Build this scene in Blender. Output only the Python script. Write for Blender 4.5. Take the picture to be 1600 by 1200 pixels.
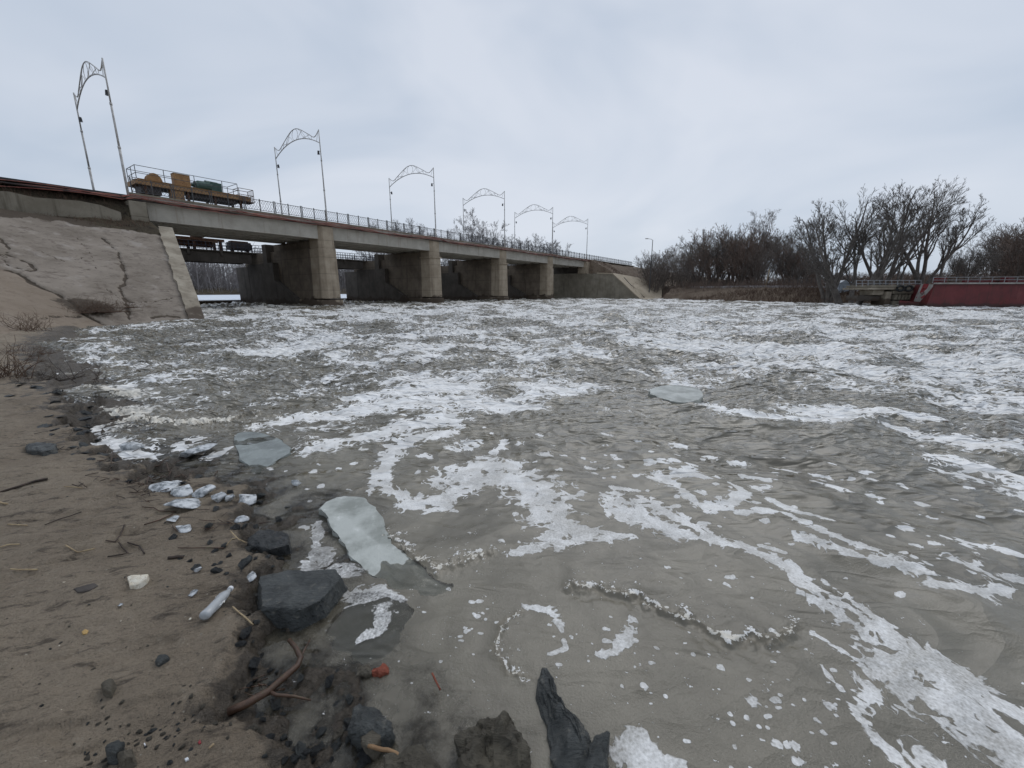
import bpy, bmesh, math, random
import numpy as np
from mathutils import Vector, Matrix

# ------------------------------------------------------------------ camera, sky, light
for o in list(bpy.data.objects):
    bpy.data.objects.remove(o)
SC = bpy.context.scene
COL = SC.collection
PITCH = math.atan(145 / 643)
CAMH = 1.7
cam = bpy.data.cameras.new('camera')
cam.sensor_width = 36
cam.lens = 643 / 1600 * 36
cam.clip_start = 0.05
cam.clip_end = 3000
cam_o = bpy.data.objects.new('camera', cam)
cam_o.location = (0, 0, CAMH)
cam_o.rotation_euler = (math.pi / 2 - PITCH, 0, 0)
COL.objects.link(cam_o)
SC.camera = cam_o

SUN_EL, SUN_ROT = math.radians(48), math.radians(22)
world = bpy.data.worlds.new('World')
SC.world = world
world.use_nodes = True
wt = world.node_tree
wn, wl = wt.nodes, wt.links
wn.clear()
w_out = wn.new('ShaderNodeOutputWorld')
w_bg = wn.new('ShaderNodeBackground')
w_bg.inputs['Strength'].default_value = 0.1
w_sky = wn.new('ShaderNodeTexSky')
w_sky.sky_type = 'NISHITA'
w_sky.sun_disc = False
w_sky.sun_elevation = SUN_EL
w_sky.sun_rotation = SUN_ROT
w_tc = wn.new('ShaderNodeTexCoord')
w_map = wn.new('ShaderNodeMapping')
w_map.inputs['Scale'].default_value = (1.0, 1.0, 2.2)
w_n = wn.new('ShaderNodeTexNoise')
w_n.inputs['Scale'].default_value = 1.5
w_n.inputs['Detail'].default_value = 4
w_n.inputs['Roughness'].default_value = 0.5
w_n.inputs['Distortion'].default_value = 0.6
w_r = wn.new('ShaderNodeValToRGB')
e = w_r.color_ramp.elements
e[0].position, e[0].color = 0.34, (4.75, 5.6, 6.8, 1)
e[1].position, e[1].color = 0.66, (6.9, 7.4, 8.25, 1)
w_sep = wn.new('ShaderNodeSeparateXYZ')
w_zr = wn.new('ShaderNodeValToRGB')           # cloud deck a little brighter low down
e = w_zr.color_ramp.elements
e[0].position, e[0].color = 0.0, (1.04, 1.03, 1.02, 1)
e[1].position, e[1].color = 0.75, (0.93, 0.94, 0.96, 1)
w_mul = wn.new('ShaderNodeMixRGB'); w_mul.blend_type = 'MULTIPLY'; w_mul.inputs[0].default_value = 1
w_mix = wn.new('ShaderNodeMixRGB'); w_mix.inputs[0].default_value = 0.93
wl.new(w_tc.outputs['Generated'], w_map.inputs['Vector'])
wl.new(w_map.outputs[0], w_n.inputs['Vector'])
wl.new(w_n.outputs['Fac'], w_r.inputs[0])
wl.new(w_tc.outputs['Generated'], w_sep.inputs[0])
wl.new(w_sep.outputs['Z'], w_zr.inputs[0])
wl.new(w_r.outputs[0], w_mul.inputs[1])
wl.new(w_zr.outputs[0], w_mul.inputs[2])
wl.new(w_sky.outputs[0], w_mix.inputs[1])
wl.new(w_mul.outputs[0], w_mix.inputs[2])
wl.new(w_mix.outputs[0], w_bg.inputs['Color'])
wl.new(w_bg.outputs[0], w_out.inputs['Surface'])

sun = bpy.data.lights.new('sun', 'SUN')
sun.energy = 0.9
sun.angle = math.radians(40)
sun.color = (1.0, 0.97, 0.93)
sun_o = bpy.data.objects.new('sun', sun)
# the thin part of the cloud deck is high up ahead, a little to the right
sd = Vector((math.sin(SUN_ROT) * math.cos(SUN_EL), math.cos(SUN_ROT) * math.cos(SUN_EL), math.sin(SUN_EL)))
sun_o.rotation_euler = sd.to_track_quat('Z', 'Y').to_euler()
COL.objects.link(sun_o)

SC.view_settings.view_transform = 'Standard'
SC.view_settings.look = 'None'
SC.view_settings.gamma = 1
SC.view_settings.exposure = 0
SC.render.engine = 'CYCLES'
SC.cycles.max_bounces = 6
SC.cycles.transparent_max_bounces = 8
SC.cycles.caustics_reflective = False
SC.cycles.caustics_refractive = False
SC.cycles.use_denoising = True
SC.cycles.denoiser = 'OPENIMAGEDENOISE'
SC.cycles.denoising_input_passes = 'RGB_ALBEDO_NORMAL'

# ------------------------------------------------------------------ coordinates
# s runs along the bridge, m runs upstream (0 at the camera), z is up; the water lies at z = 0
AZ = math.atan2(462, 659.2)
U = (math.sin(AZ), math.cos(AZ))
NV = (math.cos(AZ), -math.sin(AZ))
FP = 643.0
SP, CP = math.sin(PITCH), math.cos(PITCH)


def W(s, m, z):
    return (s * U[0] - m * NV[0], s * U[1] - m * NV[1], z)


def sm_of(x, y):
    return x * U[0] + y * U[1], -(x * NV[0] + y * NV[1])


def G(px, py, z=0.0):
    """where the sight line of a photo point meets the level z"""
    dx, dy, dz = px - 800, FP * CP + (600 - py) * SP, -FP * SP + (600 - py) * CP
    k = (z - CAMH) / dz
    return (dx * k, dy * k, z)


# ------------------------------------------------------------------ noise (numpy)
_rs = np.random.RandomState(7)
_PERM = np.concatenate([_rs.permutation(256)] * 3)
_GR = np.stack([np.cos(np.arange(256) * 2 * np.pi / 256 * 37), np.sin(np.arange(256) * 2 * np.pi / 256 * 37)], 1)


def perlin(x, y, seed=0):
    x = np.asarray(x, dtype=np.float64) + seed * 17.31
    y = np.asarray(y, dtype=np.float64) + seed * 9.77
    xi, yi = np.floor(x).astype(np.int64), np.floor(y).astype(np.int64)
    xf, yf = x - xi, y - yi
    u = xf * xf * xf * (xf * (xf * 6 - 15) + 10)
    v = yf * yf * yf * (yf * (yf * 6 - 15) + 10)
    xi &= 255
    yi &= 255

    def g(ix, iy, dx, dy):
        h = _PERM[_PERM[ix & 255] + (iy & 255)]
        return _GR[h, 0] * dx + _GR[h, 1] * dy
    a = g(xi, yi, xf, yf)
    b = g(xi + 1, yi, xf - 1, yf)
    c = g(xi, yi + 1, xf, yf - 1)
    d = g(xi + 1, yi + 1, xf - 1, yf - 1)
    return ((a + u * (b - a)) * (1 - v) + (c + u * (d - c)) * v) * 1.5


def fbm(x, y, oct=4, seed=0, gain=0.5):
    t, a = 0, 1.0
    for i in range(oct):
        t = t + a * perlin(x, y, seed + i)
        x, y, a = x * 2.03, y * 2.03, a * gain
    return t


def ridge(x, y, oct=3, seed=0):
    t, a = 0, 1.0
    for i in range(oct):
        t = t + a * (1 - np.abs(perlin(x, y, seed + i)) * 1.8)
        x, y, a = x * 2.1, y * 2.1, a * 0.5
    return t / 1.75


def sstep(a, b, x):
    t = np.clip((x - a) / (b - a), 0, 1)
    return t * t * (3 - 2 * t)


def poly_dist(X, Y, pts, margin=None):
    """distance to a polyline, also the running parameter and side (positive to the left)"""
    best = np.full(X.shape, 1e9)
    par = np.zeros(X.shape)
    side = np.zeros(X.shape)
    for i in range(len(pts) - 1):
        ax, ay = pts[i][:2]
        bx, by = pts[i + 1][:2]
        dx, dy = bx - ax, by - ay
        L = dx * dx + dy * dy + 1e-12
        t = np.clip(((X - ax) * dx + (Y - ay) * dy) / L, 0, 1)
        d = np.hypot(X - ax - t * dx, Y - ay - t * dy)
        k = d < best
        best = np.where(k, d, best)
        par = np.where(k, i + t, par)
        side = np.where(k, np.sign(dx * (Y - ay) - dy * (X - ax)), side)
    return best, par, side


# ------------------------------------------------------------------ mesh helpers
def np_mesh(name, verts, quads=None, tris=None, smooth=True):
    me = bpy.data.meshes.new(name)
    verts = np.asarray(verts, dtype=np.float32)
    nq = 0 if quads is None else len(quads)
    nt = 0 if tris is None else len(tris)
    me.vertices.add(len(verts))
    me.vertices.foreach_set('co', verts.ravel())
    me.loops.add(nq * 4 + nt * 3)
    li = []
    if nq:
        li.append(np.asarray(quads, dtype=np.int32).ravel())
    if nt:
        li.append(np.asarray(tris, dtype=np.int32).ravel())
    me.loops.foreach_set('vertex_index', np.concatenate(li))
    me.polygons.add(nq + nt)
    st = np.concatenate([np.arange(nq) * 4, nq * 4 + np.arange(nt) * 3]).astype(np.int32)
    me.polygons.foreach_set('loop_start', st)
    me.update(calc_edges=True)
    me.polygons.foreach_set('use_smooth', np.full(nq + nt, smooth))
    me.validate()
    return me


def grid_quads(nr, nc):
    i = np.arange(nr - 1)[:, None] * nc + np.arange(nc - 1)[None, :]
    i = i.ravel()
    return np.stack([i, i + 1, i + nc + 1, i + nc], 1)


def link(name, me, material=None, parent=None):
    o = bpy.data.objects.new(name, me)
    COL.objects.link(o)
    if material is not None:
        me.materials.append(material)
    if parent is not None:
        o.parent = parent
        if parent.type == 'EMPTY' or True:
            o.matrix_parent_inverse = Matrix.Translation(-Vector(parent_loc(parent)))
    return o


def parent_loc(p):
    v = Vector(p.location)
    q = p
    while q.parent is not None:
        q = q.parent
        v = v + Vector(q.location) if False else v
    return v


def tag(o, label=None, cat=None, group=None, kind=None):
    if label:
        o['label'] = label
    if cat:
        o['category'] = cat
    if group:
        o['group'] = group
    if kind:
        o['kind'] = kind
    return o


def empty(name, loc=(0, 0, 0)):
    o = bpy.data.objects.new(name, None)
    o.location = loc
    o.empty_display_size = 0.2
    COL.objects.link(o)
    return o


class MB:
    """collects shapes and links them as ONE mesh object; parts are built in world coordinates"""

    def __init__(self):
        self.v, self.f = [], []

    def face(self, pts):
        n = len(self.v)
        self.v += [tuple(p) for p in pts]
        self.f.append(tuple(range(n, n + len(pts))))

    def hexa(self, c):
        n = len(self.v)
        self.v += [tuple(p) for p in c]
        for q in ((0, 3, 2, 1), (4, 5, 6, 7), (0, 1, 5, 4), (1, 2, 6, 5), (2, 3, 7, 6), (3, 0, 4, 7)):
            self.f.append(tuple(n + i for i in q))

    def box(self, s0, s1, m0, m1, z0, z1):
        self.hexa([W(s0, m0, z0), W(s1, m0, z0), W(s1, m1, z0), W(s0, m1, z0),
                   W(s0, m0, z1), W(s1, m0, z1), W(s1, m1, z1), W(s0, m1, z1)])
        return self

    def xbox(self, x0, x1, y0, y1, z0, z1):
        self.hexa([(x0, y0, z0), (x1, y0, z0), (x1, y1, z0), (x0, y1, z0),
                   (x0, y0, z1), (x1, y0, z1), (x1, y1, z1), (x0, y1, z1)])
        return self

    def prism(self, bottom, top):
        n, k = len(self.v), len(bottom)
        self.v += [tuple(p) for p in bottom] + [tuple(p) for p in top]
        self.f.append(tuple(n + i for i in reversed(range(k))))
        self.f.append(tuple(n + k + i for i in range(k)))
        for i in range(k):
            j = (i + 1) % k
            self.f.append((n + i, n + j, n + k + j, n + k + i))
        return self

    def tube(self, pts, r, sides=6, r1=None, caps=True):
        pts = [Vector(p) for p in pts]
        n0 = len(self.v)
        k = len(pts)
        up = Vector((0, 0, 1))
        for i, p in enumerate(pts):
            d = (pts[min(i + 1, k - 1)] - pts[max(i - 1, 0)]).normalized()
            a = d.cross(up)
            if a.length < 0.05:
                a = d.cross(Vector((1, 0, 0)))
            a.normalize()
            b = d.cross(a)
            rr = r if r1 is None else r + (r1 - r) * i / max(1, k - 1)
            for j in range(sides):
                t = 2 * math.pi * j / sides
                self.v.append(tuple(p + (a * math.cos(t) + b * math.sin(t)) * rr))
        for i in range(k - 1):
            for j in range(sides):
                j2 = (j + 1) % sides
                self.f.append((n0 + i * sides + j, n0 + i * sides + j2, n0 + (i + 1) * sides + j2, n0 + (i + 1) * sides + j))
        if caps:
            self.f.append(tuple(n0 + j for j in reversed(range(sides))))
            self.f.append(tuple(n0 + (k - 1) * sides + j for j in range(sides)))
        return self

    def build(self, name, material, parent=None, smooth=False, bevel=0):
        me = bpy.data.meshes.new(name)
        org = Vector((0, 0, 0))
        if parent is not None:
            q = parent
            while q is not None:
                org += Vector(q.location)
                q = q.parent
        me.from_pydata([tuple(Vector(p) - org) for p in self.v], [], self.f)
        bm = bmesh.new()
        bm.from_mesh(me)
        bmesh.ops.recalc_face_normals(bm, faces=bm.faces)
        if bevel:
            bmesh.ops.bevel(bm, geom=list(bm.edges), offset=bevel, segments=2, affect='EDGES', clamp_overlap=True)
        bm.to_mesh(me)
        bm.free()
        if smooth:
            for p in me.polygons:
                p.use_smooth = True
        me.materials.append(material)
        o = bpy.data.objects.new(name, me)
        COL.objects.link(o)
        if parent is not None:
            o.parent = parent
        return o

    def thing(self, name, material, label, cat, group=None, smooth=False, bevel=0):
        """top-level single mesh with its origin at its own base"""
        c = np.array(self.v)
        org = ((c[:, 0].min() + c[:, 0].max()) / 2, (c[:, 1].min() + c[:, 1].max()) / 2, c[:, 2].min())
        self.v = [(p[0] - org[0], p[1] - org[1], p[2] - org[2]) for p in self.v]
        o = self.build(name, material, None, smooth, bevel)
        o.location = org
        return tag(o, label, cat, group)


# ------------------------------------------------------------------ materials
class NT:
    def __init__(self, name):
        self.m = bpy.data.materials.new(name)
        self.m.use_nodes = True
        self.t = self.m.node_tree
        self.n = self.t.nodes
        self.b = self.n['Principled BSDF']
        self.out = self.n['Material Output']
        self.tc = self.n.new('ShaderNodeTexCoord')

    def l(self, a, b):
        self.t.links.new(a, b)

    def put(self, sock, v):
        if hasattr(v, 'links') or hasattr(v, 'is_linked'):
            self.l(v, sock)
        else:
            sock.default_value = v

    def coord(self, which='Object', scale=(1, 1, 1), rot=(0, 0, 0)):
        mp = self.n.new('ShaderNodeMapping')
        mp.inputs['Scale'].default_value = scale
        mp.inputs['Rotation'].default_value = rot
        self.l(self.tc.outputs[which], mp.inputs['Vector'])
        return mp.outputs[0]

    def pos(self, scale=(1, 1, 1), rotz=0.0):
        g = self.n.new('ShaderNodeNewGeometry')
        mp = self.n.new('ShaderNodeMapping')
        mp.inputs['Scale'].default_value = scale
        mp.inputs['Rotation'].default_value = (0, 0, rotz)
        r = self.n.new('ShaderNodeVectorRotate')
        r.rotation_type = 'Z_AXIS'
        r.inputs['Angle'].default_value = rotz
        mp.inputs['Rotation'].default_value = (0, 0, 0)
        self.l(g.outputs['Position'], r.inputs['Vector'])
        self.l(r.outputs[0], mp.inputs['Vector'])
        return mp.outputs[0]

    def noise(self, vec, scale, detail=4, rough=0.55, dist=0.0, out='Fac'):
        k = self.n.new('ShaderNodeTexNoise')
        k.inputs['Scale'].default_value = scale
        k.inputs['Detail'].default_value = detail
        k.inputs['Roughness'].default_value = rough
        k.inputs['Distortion'].default_value = dist
        self.l(vec, k.inputs['Vector'])
        return k.outputs[out]

    def voro(self, vec, scale, feature='F1', out='Distance', rnd=1.0):
        k = self.n.new('ShaderNodeTexVoronoi')
        k.feature = feature
        k.inputs['Scale'].default_value = scale
        k.inputs['Randomness'].default_value = rnd
        self.l(vec, k.inputs['Vector'])
        return k.outputs[out]

    def math(self, op, a, b=None, c=None, clamp=False):
        k = self.n.new('ShaderNodeMath')
        k.operation = op
        k.use_clamp = clamp
        for i, v in enumerate((a, b, c)):
            if v is not None:
                self.put(k.inputs[i], v)
        return k.outputs[0]

    def smooth(self, x, a, b, lo=0.0, hi=1.0):
        k = self.n.new('ShaderNodeMapRange')
        k.interpolation_type = 'SMOOTHSTEP'
        self.put(k.inputs['Value'], x)
        k.inputs['From Min'].default_value = a
        k.inputs['From Max'].default_value = b
        k.inputs['To Min'].default_value = lo
        k.inputs['To Max'].default_value = hi
        return k.outputs[0]

    def mix(self, fac, a, b, mode='MIX'):
        k = self.n.new('ShaderNodeMixRGB')
        k.blend_type = mode
        self.put(k.inputs[0], fac)
        for i, v in ((1, a), (2, b)):
            if isinstance(v, tuple) and len(v) == 3:
                v = v + (1,)
            self.put(k.inputs[i], v)
        return k.outputs[0]

    def attr(self, name):
        k = self.n.new('ShaderNodeAttribute')
        k.attribute_name = name
        return k.outputs['Fac']

    def bump(self, h, strength=0.5, dist=0.02, prev=None):
        k = self.n.new('ShaderNodeBump')
        k.inputs['Strength'].default_value = strength
        k.inputs['Distance'].default_value = dist
        self.l(h, k.inputs['Height'])
        if prev is not None:
            self.l(prev, k.inputs['Normal'])
        return k.outputs[0]

    def end(self, color=None, rough=None, normal=None, metal=None, spec=None):
        if color is not None:
            if isinstance(color, tuple) and len(color) == 3:
                color = color + (1,)
            self.put(self.b.inputs['Base Color'], color)
        if rough is not None:
            self.put(self.b.inputs['Roughness'], rough)
        if normal is not None:
            self.l(normal, self.b.inputs['Normal'])
        if metal is not None:
            self.put(self.b.inputs['Metallic'], metal)
        if spec is not None:
            self.put(self.b.inputs['Specular IOR Level'], spec)
        return self.m


def simple(name, c0, c1, scale=3.0, rough=0.7, bump=0.3, bdist=0.01, stretch=(1, 1, 1), metal=0.0, c2=None, spec=0.4, detail=6):
    t = NT(name)
    v = t.pos(stretch)
    f = t.noise(v, scale, detail, 0.6)
    col = t.mix(t.smooth(f, 0.35, 0.65), c0, c1)
    if c2 is not None:
        f2 = t.noise(v, scale * 3.1, detail, 0.65)
        col = t.mix(t.smooth(f2, 0.55, 0.68), col, c2)
    nb = t.noise(v, scale * 5, 6, 0.65)
    return t.end(col, rough, t.bump(nb, bump, bdist), metal, spec)


def concrete(name, c0, c1, stain, lines=0.0, streak=True, wet=None):
    t = NT(name)
    v = t.pos()
    f = t.noise(v, 0.7, 7, 0.62)
    col = t.mix(t.smooth(f, 0.32, 0.68), c0, c1)
    if streak:
        vs = t.pos((2.2, 2.2, 0.16))
        f2 = t.noise(vs, 1.0, 6, 0.65)
        col = t.mix(t.smooth(f2, 0.52, 0.75, 0, 0.75), col, stain)
    f3 = t.noise(v, 9, 5, 0.7)
    col = t.mix(t.smooth(f3, 0.58, 0.72, 0, 0.5), col, tuple(x * 0.45 for x in c0))
    h = t.noise(v, 14, 6, 0.7)
    nrm = t.bump(h, 0.5, 0.02)
    if lines:
        g = t.n.new('ShaderNodeNewGeometry')
        sp = t.n.new('ShaderNodeSeparateXYZ')
        t.l(g.outputs['Position'], sp.inputs[0])
        fr = t.math('FRACT', t.math('MULTIPLY', sp.outputs['Z'], lines))
        d = t.math('ABSOLUTE', t.math('SUBTRACT', fr, 0.5))
        ln = t.smooth(d, 0.47, 0.495)
        col = t.mix(t.math('MULTIPLY', ln, 0.45), col, tuple(x * 0.4 for x in c0))
        fr2 = t.math('FRACT', t.math('MULTIPLY', sp.outputs['Z'], lines * 5))
        d2 = t.math('ABSOLUTE', t.math('SUBTRACT', fr2, 0.5))
        nrm = t.bump(t.smooth(d2, 0.40, 0.49, 1, 0), 0.35, 0.02, nrm)
    if wet:
        g = t.n.new('ShaderNodeNewGeometry')
        sp = t.n.new('ShaderNodeSeparateXYZ')
        t.l(g.outputs['Position'], sp.inputs[0])
        zz = t.math('ADD', sp.outputs['Z'], t.math('MULTIPLY', t.math('SUBTRACT', t.noise(v, 0.8, 5), 0.5), 2.6))
        col = t.mix(t.smooth(zz, wet - 0.25, wet + 0.1, 0.85, 0), col, (0.06, 0.043, 0.032))
    return t.end(col, 0.88, nrm, 0, 0.25)


M = {}
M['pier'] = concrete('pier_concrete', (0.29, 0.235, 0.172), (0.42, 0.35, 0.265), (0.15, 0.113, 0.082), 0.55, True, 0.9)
M['girder'] = concrete('girder_concrete', (0.37, 0.345, 0.295), (0.46, 0.43, 0.375), (0.25, 0.205, 0.155))
M['dark_concrete'] = concrete('shade_dark_concrete', (0.075, 0.064, 0.054), (0.115, 0.10, 0.085), (0.035, 0.029, 0.025), 0.0, True, 0.8)  # base darkened to match shade under the bridge; also used for dock and lettering
M['pier_side'] = concrete('shade_toned_pier_concrete', (0.13, 0.105, 0.08), (0.21, 0.17, 0.13), (0.05, 0.04, 0.032), 0.55, True, 0.9)  # shade under the deck put into the base tone; streaks, wet base are stains
M['abut'] = concrete('abutment_concrete', (0.19, 0.165, 0.125), (0.27, 0.24, 0.19), (0.085, 0.072, 0.05))
M['coping'] = concrete('coping_concrete', (0.22, 0.185, 0.14), (0.38, 0.335, 0.265), (0.14, 0.115, 0.085), streak=True, wet=0.7)
M['tan_concrete'] = concrete('tan_concrete', (0.36, 0.30, 0.22), (0.44, 0.37, 0.28), (0.30, 0.245, 0.18), streak=True)
M['pole'] = simple('galvanised_pole', (0.36, 0.345, 0.33), (0.55, 0.535, 0.51), 2.5, 0.55, 0.1, 0.004)
M['lamp'] = simple('black_lamp', (0.015, 0.015, 0.018), (0.03, 0.03, 0.03), 4, 0.4)
M['rail'] = simple('dark_iron', (0.05, 0.052, 0.056), (0.10, 0.10, 0.10), 4, 0.6, c2=(0.10, 0.055, 0.03))
M['blue_iron'] = simple('blue_black_iron', (0.022, 0.026, 0.04), (0.05, 0.055, 0.075), 4, 0.6)
M['pale_rail'] = simple('grey_painted_rail', (0.22, 0.23, 0.24), (0.34, 0.34, 0.35), 4, 0.6)
M['orange'] = simple('rusty_ochre_paint', (0.37, 0.215, 0.095), (0.29, 0.16, 0.07), 2.5, 0.65, c2=(0.13, 0.062, 0.032))
M['green'] = simple('dark_green_paint', (0.035, 0.075, 0.062), (0.055, 0.10, 0.085), 3, 0.5)
M['rust'] = simple('rust', (0.10, 0.045, 0.022), (0.06, 0.03, 0.018), 3, 0.85)
M['red_cable'] = simple('red_cable_sheath', (0.17, 0.05, 0.04), (0.36, 0.14, 0.105), 0.5, 0.6, c2=(0.08, 0.035, 0.03))
M['black_pipe'] = simple('black_pipe', (0.025, 0.02, 0.02), (0.05, 0.035, 0.03), 1.5, 0.6)
M['asphalt'] = simple('asphalt', (0.045, 0.045, 0.045), (0.06, 0.06, 0.058), 4, 0.9)
M['bark'] = simple('grey_bark', (0.10, 0.087, 0.078), (0.165, 0.147, 0.13), 2.5, 0.9)
M['twig'] = simple('twig_bark', (0.15, 0.125, 0.11), (0.21, 0.178, 0.155), 0.8, 0.9)
M['twig_red'] = simple('reddish_twig', (0.15, 0.108, 0.088), (0.20, 0.148, 0.118), 0.5, 0.9)
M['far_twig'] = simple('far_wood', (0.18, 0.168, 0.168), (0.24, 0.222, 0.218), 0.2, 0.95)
M['barge_plain'] = simple('barge_red_paint', (0.125, 0.020, 0.021), (0.085, 0.014, 0.015), 0.9, 0.5, c2=(0.055, 0.016, 0.013), stretch=(1, 1, 0.4))
def hull_paint():
    t = NT('barge_red_paint')
    v = t.pos()
    col = t.mix(t.smooth(t.noise(v, 0.6, 7, 0.65), 0.35, 0.65), (0.135, 0.022, 0.023), (0.09, 0.016, 0.017))
    st = t.noise(t.pos((1.6, 1.6, 0.22)), 1.4, 7, 0.7)
    col = t.mix(t.smooth(st, 0.52, 0.68, 0, 0.75), col, (0.060, 0.020, 0.014))
    col = t.mix(t.smooth(st, 0.42, 0.32, 0, 0.35), col, (0.22, 0.060, 0.055))
    g = t.n.new('ShaderNodeNewGeometry')
    sp = t.n.new('ShaderNodeSeparateXYZ')
    t.l(g.outputs['Position'], sp.inputs[0])
    zz = t.math('ADD', sp.outputs['Z'], t.math('MULTIPLY', t.noise(v, 1.5, 5), 0.5))
    col = t.mix(t.smooth(zz, 0.75, 0.45, 0, 0.8), col, (0.035, 0.018, 0.014))
    fx = t.math('ABSOLUTE', t.math('SUBTRACT', t.math('FRACT', t.math('MULTIPLY', sp.outputs['X'], 0.55)), 0.5))
    seam = t.smooth(fx, 0.485, 0.498)
    col = t.mix(t.math('MULTIPLY', seam, 0.55), col, (0.045, 0.012, 0.012))
    dent = t.smooth(fx, 0.0, 0.5)
    return t.end(col, 0.5, t.bump(dent, 0.6, 0.08), 0, 0.4)


M['barge_red'] = hull_paint()
M['sign_red'] = simple('bright_red_paint', (0.26, 0.03, 0.034), (0.19, 0.024, 0.028), 2, 0.6)
M['white'] = simple('dirty_white_paint', (0.33, 0.315, 0.29), (0.22, 0.205, 0.185), 1.5, 0.7)
M['pale_sheet'] = simple('pale_blue_sheet', (0.50, 0.55, 0.60), (0.40, 0.45, 0.50), 1, 0.6)
M['path'] = simple('pale_road_surface', (0.42, 0.40, 0.40), (0.50, 0.49, 0.49), 0.6, 0.9)
M['snow'] = simple('ice_sheet_snow', (0.66, 0.71, 0.78), (0.74, 0.78, 0.83), 0.15, 0.8, 0.2, c2=(0.5, 0.54, 0.6))
M['black_hole'] = simple('tyre_rubber', (0.015, 0.015, 0.015), (0.03, 0.03, 0.03), 3, 0.8)


def soil(name, c0, c1, c2, rough=0.85):
    t = NT(name)
    v = t.pos()
    f = t.noise(v, 0.55, 8, 0.65)
    col = t.mix(t.smooth(f, 0.35, 0.62), c0, c1)
    f2 = t.noise(v, 2.3, 8, 0.7)
    col = t.mix(t.smooth(f2, 0.54, 0.66), col, c2)
    f3 = t.noise(v, 12, 4, 0.7)
    col = t.mix(t.smooth(f3, 0.4, 0.75, 0, 0.6), col, tuple(x * 0.4 for x in c0))
    return t.end(col, rough, t.bump(t.noise(v, 8, 8, 0.75), 0.9, 0.12), 0, 0.2)


M['bank_soil'] = soil('far_bank_soil', (0.125, 0.088, 0.062), (0.19, 0.145, 0.105), (0.05, 0.036, 0.028))
M['berm_soil'] = soil('berm_soil', (0.055, 0.043, 0.030), (0.10, 0.080, 0.052), (0.028, 0.022, 0.016))


def mud_material():
    t = NT('wet_mud')
    v = t.pos()
    vs = t.pos((1.0, 3.2, 1.0), math.radians(-24))
    f = t.noise(v, 1.1, 7, 0.6)
    col = t.mix(t.smooth(f, 0.35, 0.65), (0.265, 0.211, 0.152), (0.36, 0.292, 0.215))
    f2 = t.noise(vs, 5.5, 8, 0.68)
    col = t.mix(t.smooth(f2, 0.53, 0.66, 0, 0.85), col, (0.095, 0.074, 0.055))
    f5 = t.noise(v, 16, 6, 0.72)
    col = t.mix(t.smooth(f5, 0.56, 0.70, 0, 0.55), col, (0.14, 0.114, 0.086))
    col = t.mix(t.smooth(f5, 0.44, 0.30, 0, 0.5), col, (0.48, 0.41, 0.32))
    f3 = t.noise(v, 60, 4, 0.7)
    col = t.mix(t.smooth(f3, 0.56, 0.70, 0, 0.6), col, (0.085, 0.07, 0.055))
    # pale grit
    vd = t.voro(v, 38, 'F1', 'Distance')
    vc = t.n.new('ShaderNodeTexVoronoi'); vc.inputs['Scale'].default_value = 38
    t.l(v, vc.inputs['Vector'])
    sc_ = t.n.new('ShaderNodeSeparateXYZ'); t.l(vc.outputs['Color'], sc_.inputs[0])
    pick = t.math('GREATER_THAN', sc_.outputs['X'], 0.955)
    grit = t.math('MULTIPLY', t.smooth(vd, 0.13, 0.20, 1, 0), pick)
    col = t.mix(grit, col, t.mix(sc_.outputs['Y'], (0.5, 0.46, 0.38), (0.24, 0.2, 0.15)))
    # wet dark litter along the waterline
    w = t.attr('wet')
    wn_ = t.noise(v, 7, 7, 0.7)
    wm = t.math('ADD', w, t.math('MULTIPLY', t.math('SUBTRACT', wn_, 0.5), 1.1))
    wmask = t.smooth(wm, 0.42, 0.62)
    col = t.mix(t.math('MULTIPLY', wmask, 0.75), col, t.mix(t.noise(v, 30, 4, 0.7), (0.030, 0.026, 0.022), (0.085, 0.072, 0.058)))
    rough = t.mix(wmask, (0.72, 0.72, 0.72), (0.38, 0.38, 0.38))
    h1 = t.noise(vs, 9, 8, 0.7)
    h2 = t.noise(v, 70, 5, 0.75)
    nrm = t.bump(h1, 1.0, 0.075)
    nrm = t.bump(h2, 1.0, 0.014, nrm)
    nrm = t.bump(wn_, 0.5, 0.03, nrm)
    return t.end(col, rough, nrm, 0, 0.35)


M['mud'] = mud_material()


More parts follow.
